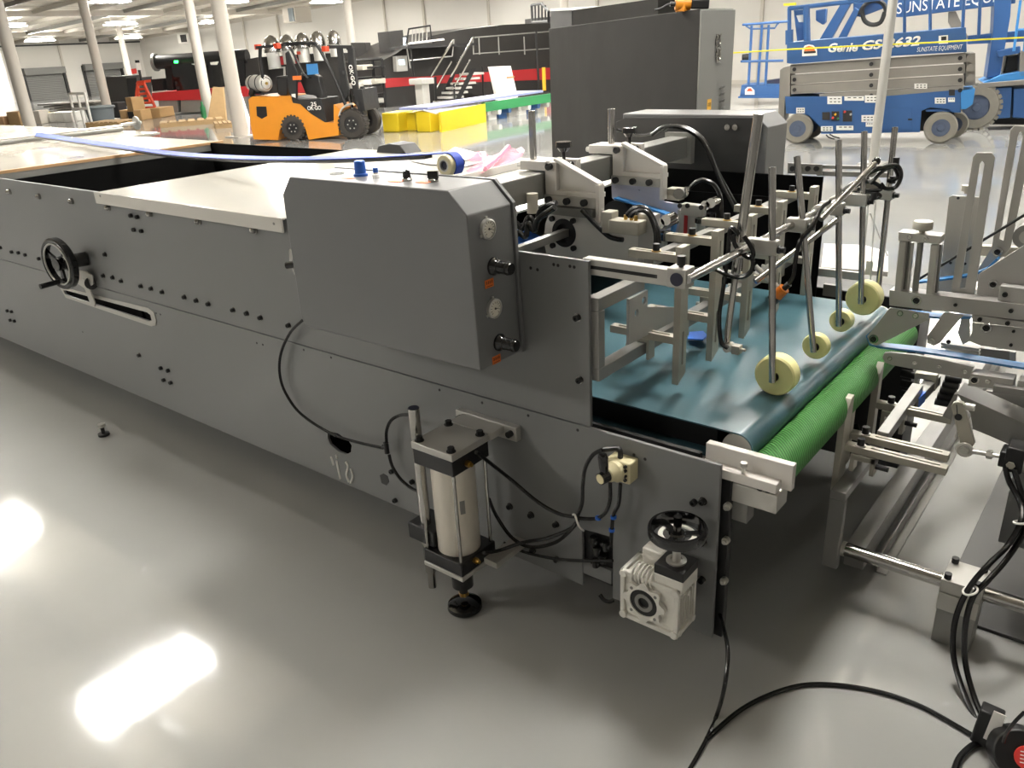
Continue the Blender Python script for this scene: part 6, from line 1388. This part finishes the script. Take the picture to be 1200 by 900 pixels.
hv_ = thing('wall_heater', 'white unit heater with black opening high in the far corner', 'heater', a); build(MB().bb((a.x, 26.2, b.z), (b.x, 26.9, a.z)), 'heater_body', 'white', hv_, bevel=.02); build(MB().bb(((a.x*.6+b.x*.4), 26.15, b.z+.05), (b.x-.04, 26.2, a.z-.05)), 'heater_opening', 'black', hv_)

# ---------------------------------------------------------------- scissor lift
G0 = A(935, 168, 'z', 0); G1 = A(1103, 168, 'z', 0); gu = (G1-G0).normalized(); gn = Vector((-gu.y, gu.x, 0)); gn = gn if gn.dot(G0) > 0 else -gn
gt = thing('scissor_lift', 'blue and grey scissor lift with folded arms parked at the right of the hall', 'scissor lift', G0)
def gp(px, py, off=0): return AP(px, py, G0+gn*off, gn)
def gpoly(pts, off, th, name, mt, par=gt, bevel=.006, holes=()): return build(MB().prism([gp(x, y, off) for x, y in pts], gn*th, [[gp(x, y, off) for x, y in h] for h in holes]), name, mt, par, bevel=bevel)
ch = gpoly([(920, 113), (1035, 113), (1126, 105), (1126, 132), (1116, 132), (1112, 128), (1090, 126), (1080, 130), (1078, 155), (962, 157), (962, 150), (948, 136), (938, 134), (921, 133)], 0, .72, 'chassis', 'lift_blue')
gpoly([(1126, 106), (1143, 104), (1140, 122), (1132, 128), (1126, 128)], .0, .7, 'front_panel', 'belt_blue')
gpoly([(911, 157), (914, 82), (918, 79), (926, 78), (926, 113), (920, 114), (918, 145)], .02, .68, 'rear_ladder_frame', 'lift_grey')
dk = gpoly([(922, 74), (922, 50), (1132, 32), (1133, 61), (1100, 62.5), (1040, 66), (930, 75)], -.06, .86, 'platform_deck', 'lift_blue')
rows = [((926, 76), (1132, 62)), ((927, 88), (1131, 75)), ((927, 100), (1130, 88)), ((960, 110), (1129, 100))]
for i, ((xa, ya), (xb, yb_)) in enumerate(rows):
    for off in (.02, .55):
        s_ = gpoly([(xa, ya), (xb, yb_), (xb, yb_+11.2), (xa, ya+10.6)], off, .10, 'scissor_arm', 'lift_grey')
    if True:
        for px in (931, 1021, 1125):
            f = (px-xa)/(xb-xa) if xb != xa else 0
            if f < 0: continue
            q = gp(px, ya+(yb_-ya)*f+5.5, .02); build(MB().cyl(q, q-gn*.03, .028, n=16), 'pivot_pin', 'black', gt)
gpoly([(1132, 62), (1143, 62), (1143, 100), (1131, 101)], .1, .5, 'scissor_end', 'lift_grey')
for k in (68, 80, 92): q = gp(1137, k, .05); build(MB().cyl(q, q+gn*.1, .05, n=16), 'end_roller', 'lift_grey', gt)
# guard rails
m = MB()
def gtube(pts, off, r=.022): m.tube([gp(x, y, off) for x, y in pts], r, 8)
for off in (0, .75):
    m = MB()
    gtube([(925, 10), (925, 52)], off, .03); gtube([(925, 10), (1050, -4)], off, .03); gtube([(945, 6), (946, 50)], off, .05); gtube([(1044, -4), (1040, 44)], off, .03); gtube([(1060, -10), (1060, 44)], off); gtube([(1090, -10), (1090, 42)], off); gtube([(1130, -10), (1128, 38)], off); gtube([(1149, -10), (1147, 42)], off)
    gtube([(925, 35), (925, 52)], off, .06)
    build(m, 'guard_rail', 'lift_blue', gt)
m = MB()
gtube([(925, 10), (925, 10.1)], 0); m.bar(gp(925, 10, 0), gp(925, 10, .75), .05, .05).bar(gp(925, 30, 0), gp(925, 30, .75), .04, .04)
build(m, 'end_rail', 'lift_blue', gt)
gpoly([(930, 12), (945, 11), (946, 46), (934, 48)], .3, .05, 'control_box', 'lift_blue'); gpoly([(933, 18), (945, 17), (945, 26), (936, 26)], .28, .03, 'control_label', 'white')
gpoly([(918, 4), (933, 3), (933, 6), (918, 7)], -.02, .04, 'yellow_clip', 'tape_yellow')
gpoly([(956, 12), (968, 10), (967, 26), (964, 29), (956, 24)], .5, .3, 'control_module', 'lift_blue')
for (x, y, w, h) in ((978, 117.5, 17, 9), (1001, 115.5, 23, 5), (1021, 116, 15, 8.5), (969, 151, 14, 6), (990, 150, 20, 5), (1017, 139, 15, 8), (1019, 146, 9, 5), (938, 129.5, 10, 6.5), (1102, 118, 13, 7), (1115, 117, 8, 5), (1079, 101, 15, 6)):
    o = gpoly([(x-w/2, y-h/2), (x+w/2, y-h/2-w*.01), (x+w/2, y+h/2), (x-w/2, y+h/2)], -.012 if y > 110 else .008, .012, 'white_label', 'white', bevel=0)
    mm = MB()
    for k in range(2 if h > 5.5 else 1):
        yy_ = y-h/5+k*h*.4
        for j in range(3): xx_ = x-w*.33+j*w*.28; mm.bar(gp(xx_, yy_, -.015 if y > 110 else .005), gp(xx_+w*.16, yy_, -.015 if y > 110 else .005), .012, .003, up=gn)
    build(mm, 'label_print', 'ink', o)
gpoly([(1030, 127), (1069, 126), (1068, 152), (1030, 152)], -.006, .006, 'access_door', 'lift_blue'); gpoly([(1064, 139), (1069, 139), (1069, 141), (1064, 141)], -.02, .02, 'door_latch', 'black')
for (x, y, w, h) in ((968, 136, 9, 9), (979, 136, 9, 11), (993, 136, 11, 13)):
    o = gpoly([(x-w/2, y-h/2), (x+w/2, y-h/2), (x+w/2, y+h/2), (x-w/2, y+h/2)], -.015, .015, 'ground_control', 'ink', bevel=0)
for (x, y, c_) in ((990, 131, 'red_button'), (979, 134, 'yellow_label'), (976, 138, 'red_button'), (997, 134, 'alu'), (982, 139, 'green')):
    q = gp(x, y, -.018); build(MB().cyl(q, q-gn*.02, .016, n=14), 'control_button', c_, gt)
gpoly([(1112, 105), (1119, 105), (1119, 112), (1112, 112)], -.012, .01, 'dark_label', 'ink', bevel=0)
for px, py, rpx in ((934.5, 151, 15.5), (1102.5, 150, 17)):
    c_ = gp(px, py, -.05); R = c_.z; o = wheel(c_, gn, R, .13, R*.68, gt, tm='tyre_grey', rm='rim_blue', nuts=False)
for px, off in ((950, .62), (1118, .62)):
    c_ = gp(px, 150, off); c_.z = .19; wheel(Vector((c_.x, c_.y, .19)), gn, .19, .13, .12, gt, tm='tyre_grey', rm='rim_blue', nuts=False)
gpoly([(1085, 128), (1125, 128), (1125, 131), (1085, 131)], .03, .1, 'steer_link', 'lift_blue'); gpoly([(1076, 124), (1116, 124), (1120, 140), (1114, 152), (1076, 154)], .28, .12, 'arch_shade_panel', 'black')  # black panel added as the shade inside the wheel arch
text_on('Genie', dk, gp(988, 55.5, -.066), gu, -gn, .40, .125, 'white', bold=.03, shear=.2)
text_on('GS-2632', dk, gp(1044, 50.5, -.066), gp(1076, 46, 0)-gp(1010, 52, 0), -gn, .74, .13, 'white', bold=.03, shear=.2)
text_on('SUNSTATE EQUIPMENT', dk, gp(1101, 57, -.085), gp(1124, 55.5, 0)-gp(1078, 58.5, 0), -gn, .56, .07, 'white', shear=.15)
o = gpoly([(940, 66), (940, 58), (943, 53.5), (948, 52), (953, 53), (957, 57.5), (957.5, 65)], -.072, .01, 'round_logo_sticker', 'white', dk, bevel=0)
gpoly([(942, 60), (944, 55), (948, 53.5), (953, 55), (955.5, 59.5)], -.076, .004, 'logo_sun', 'orange_label', o, bevel=0); gpoly([(942, 60.3), (956, 59.5), (956, 62), (942, 62.8)], -.077, .004, 'logo_band', 'ink', o, bevel=0)
o = gpoly([(1100, 42), (1111, 41), (1111, 51), (1100, 51.5)], -.072, .01, 'square_sticker', 'white', dk, bevel=0); gpoly([(1103, 43), (1109, 42.5), (1109, 47), (1103, 47.5)], -.076, .004, 'sticker_mark', 'ink', o, bevel=0)
build(MB().tube([gp(858, 62, -.3), gp(930, 57.5, -.3), gp(1010, 53.5, -.3), gp(1090, 50, -.3), gp(1150, 46.5, -.3), gp(1230, 42.5, -.3)], .012, 6), 'barrier_tape', 'tape_yellow', label='thin yellow barrier tape stretched in front of the lifts', cat='tape')
build(MB().tube([gp(968, 158, -.05), gp(971, 161, -.06), gp(978, 163, -.05)], .01, 6).tube([gp(972, 157, -.05), gp(977, 160, -.06), gp(984, 162, -.05)], .01, 6), 'trailing_cable', 'hose', gt)

# ---------------------------------------------------------------- boom lift and its basket
B0 = A(1150, 152, 'z', 0)
bt = thing('boom_lift', 'large blue boom lift with lettered boom behind the scissor lift', 'boom lift', B0)
def bp_(px, py, off=0): return AP(px, py, B0+gn*off, gn)
def bpoly(pts, off, th, name, mt, par=bt, bevel=.01): return build(MB().prism([bp_(x, y, off) for x, y in pts], gn*th), name, mt, par, bevel=bevel)
bm_ = bpoly([(1050, -16), (1190, -40), (1190, 4), (1060, 20), (1050, 20)], .2, .4, 'main_boom', 'lift_blue')
bpoly([(1166, -10), (1186, -10), (1184, 20), (1172, 88), (1156, 92), (1164, 35)], .1, .6, 'boom_riser', 'lift_blue')
bpoly([(1134, 42), (1215, 34), (1215, 48), (1134, 52)], .3, .4, 'lower_boom', 'lift_blue')
bpoly([(1168, 60), (1196, 54), (1196, 62), (1170, 67)], .05, .2, 'link_cylinder', 'lift_blue')
bpoly([(1172, 88), (1215, 80), (1215, 92), (1150, 98)], 0, 1.0, 'turntable_cover', 'belt_blue')
bpoly([(1146, 98), (1215, 92), (1215, 98), (1146, 104)], -.05, 1.2, 'chassis_rim', 'lift_grey')
bpoly([(1148, 104), (1186, 102), (1184, 138), (1160, 140), (1158, 128), (1150, 116)], 0, 1.0, 'chassis_side', 'lift_blue'); bpoly([(1188, 104), (1215, 102), (1215, 139), (1187, 138)], 0, 1.0, 'chassis_tank', 'lift_blue')
bpoly([(1180, 66), (1215, 60), (1215, 84), (1176, 88)], .3, .6, 'engine_bay', 'black'); bpoly([(1196, 60), (1215, 57), (1215, 88), (1194, 90)], .0, .3, 'counterweight', 'lift_grey')
c_ = bp_(1144, 126, -.05); wheel(c_, gn, c_.z if c_.z > .3 else .42, .3, c_.z*.5, bt, tm='tyre_grey', rm='rim_blue', lugs=26, nuts=False)
bpoly([(1160, 139), (1215, 139), (1215, 146), (1160, 146)], .3, .6, 'rear_axle', 'black')
text_on('SUNSTATE EQUIPMENT', bm_, bp_(1133, 1, .18), bp_(1160, -2.5)-bp_(1080, 7.5), -gn, 1.95, .19, 'white')
bpoly([(958, 50), (986, 3), (1000, -2), (972, 50)], .1, .3, 'fly_boom', 'lift_blue'); bpoly([(980, 48), (1002, 8), (1007, 12), (990, 48)], .15, .2, 'boom_cylinder', 'lift_blue')
bpoly([(1000, -6), (1050, -10), (1040, 8), (1008, 20), (1000, 18)], .2, .3, 'boom_knuckle', 'lift_blue')
build(MB().torus(bp_(1023, 16, .15), gn, .19, .035, 28, 8, arc=PI, up=Z).tube([bp_(x, y, .15) for x, y in ((1010, 12), (1013, 24), (1022, 29), (1032, 26), (1037, 14))], .035, 8, smooth=5), 'cable_track', 'black', bt)
bpoly([(1112, 14), (1120, 13), (1135, 44), (1120, 44), (1112, 26)], .25, .3, 'grey_bracket', 'lift_grey')
for (a_, b_) in (((1196, 0), (1188, 60)), ((1206, 0), (1200, 60)), ((1192, 35), (1212, 34))): build(MB().tube([bp_(*a_, -.1), bp_(*b_, -.1)], .02, 6), 'hydraulic_pipe', 'belt_blue', bt)
K0 = A(890, 117, 'z', 0)+Vector((.9, -1.5, 0))
bk = thing('boom_basket', 'blue lift basket with round logo sticker left of the scissor lift', 'basket', AP(890, 110, K0, gn))
def kp(px, py, off=0): return AP(px, py, K0+gn*off, gn)
def kpoly(pts, off, th, name, mt, par=bk): return build(MB().prism([kp(x, y, off) for x, y in pts], gn*th), name, mt, par)
kpoly([(867, 113), (869, 100), (916, 99), (915, 113)], 0, 1.0, 'basket_base', 'lift_blue'); kpoly([(865, 113), (916, 113), (916, 115), (865, 115)], -.05, 1.1, 'basket_floor', 'lift_blue')
m = MB()
for off in (0, 1.0):
    for (a_, b_) in (((881, 30), (877, 100)), ((893, 29), (888, 100)), ((901, 29), (897, 100)), ((871, 29), (925, 25)), ((869, 72), (918, 71))): m.tube([kp(*a_, off), kp(*b_, off)], .03, 6)
m.tube([kp(*p_, 0) for p_ in ((874, 30), (880, 34), (908, 33), (911, 28))], .022, 6)
for p_ in ((871, 29), (869, 72), (912, 27)): m.tube([kp(*p_, 0), kp(*p_, 1.0)], .03, 6)
build(m, 'basket_rails', 'lift_blue', bk)
build(MB().cyl(kp(870, 68, .2), kp(878, 67, .2), .08), 'control_knob', 'black', bk); kpoly([(897, 95), (916, 92), (916, 100), (897, 100)], .4, .5, 'foot_switch', 'slate')
o = kpoly([(873, 111), (873, 105), (876, 102), (880, 102), (884, 106), (884, 111)], -.02, .02, 'round_logo_sticker', 'white'); kpoly([(875, 107), (877, 103.5), (880, 103.5), (882, 107)], -.03, .01, 'logo_sun', 'red_orange', o)

# ---------------------------------------------------------------- world
w = bpy.data.worlds.new('world'); SC.world = w; w.use_nodes = True
w.node_tree.nodes['Background'].inputs[0].default_value = (*lin((200, 194, 184)), 1); w.node_tree.nodes['Background'].inputs[1].default_value = .6
SC.view_settings.view_transform = 'Standard'; SC.view_settings.look = 'None'; SC.view_settings.gamma = 1; SC.view_settings.use_curve_mapping = False
SC.view_settings.exposure = 0.1
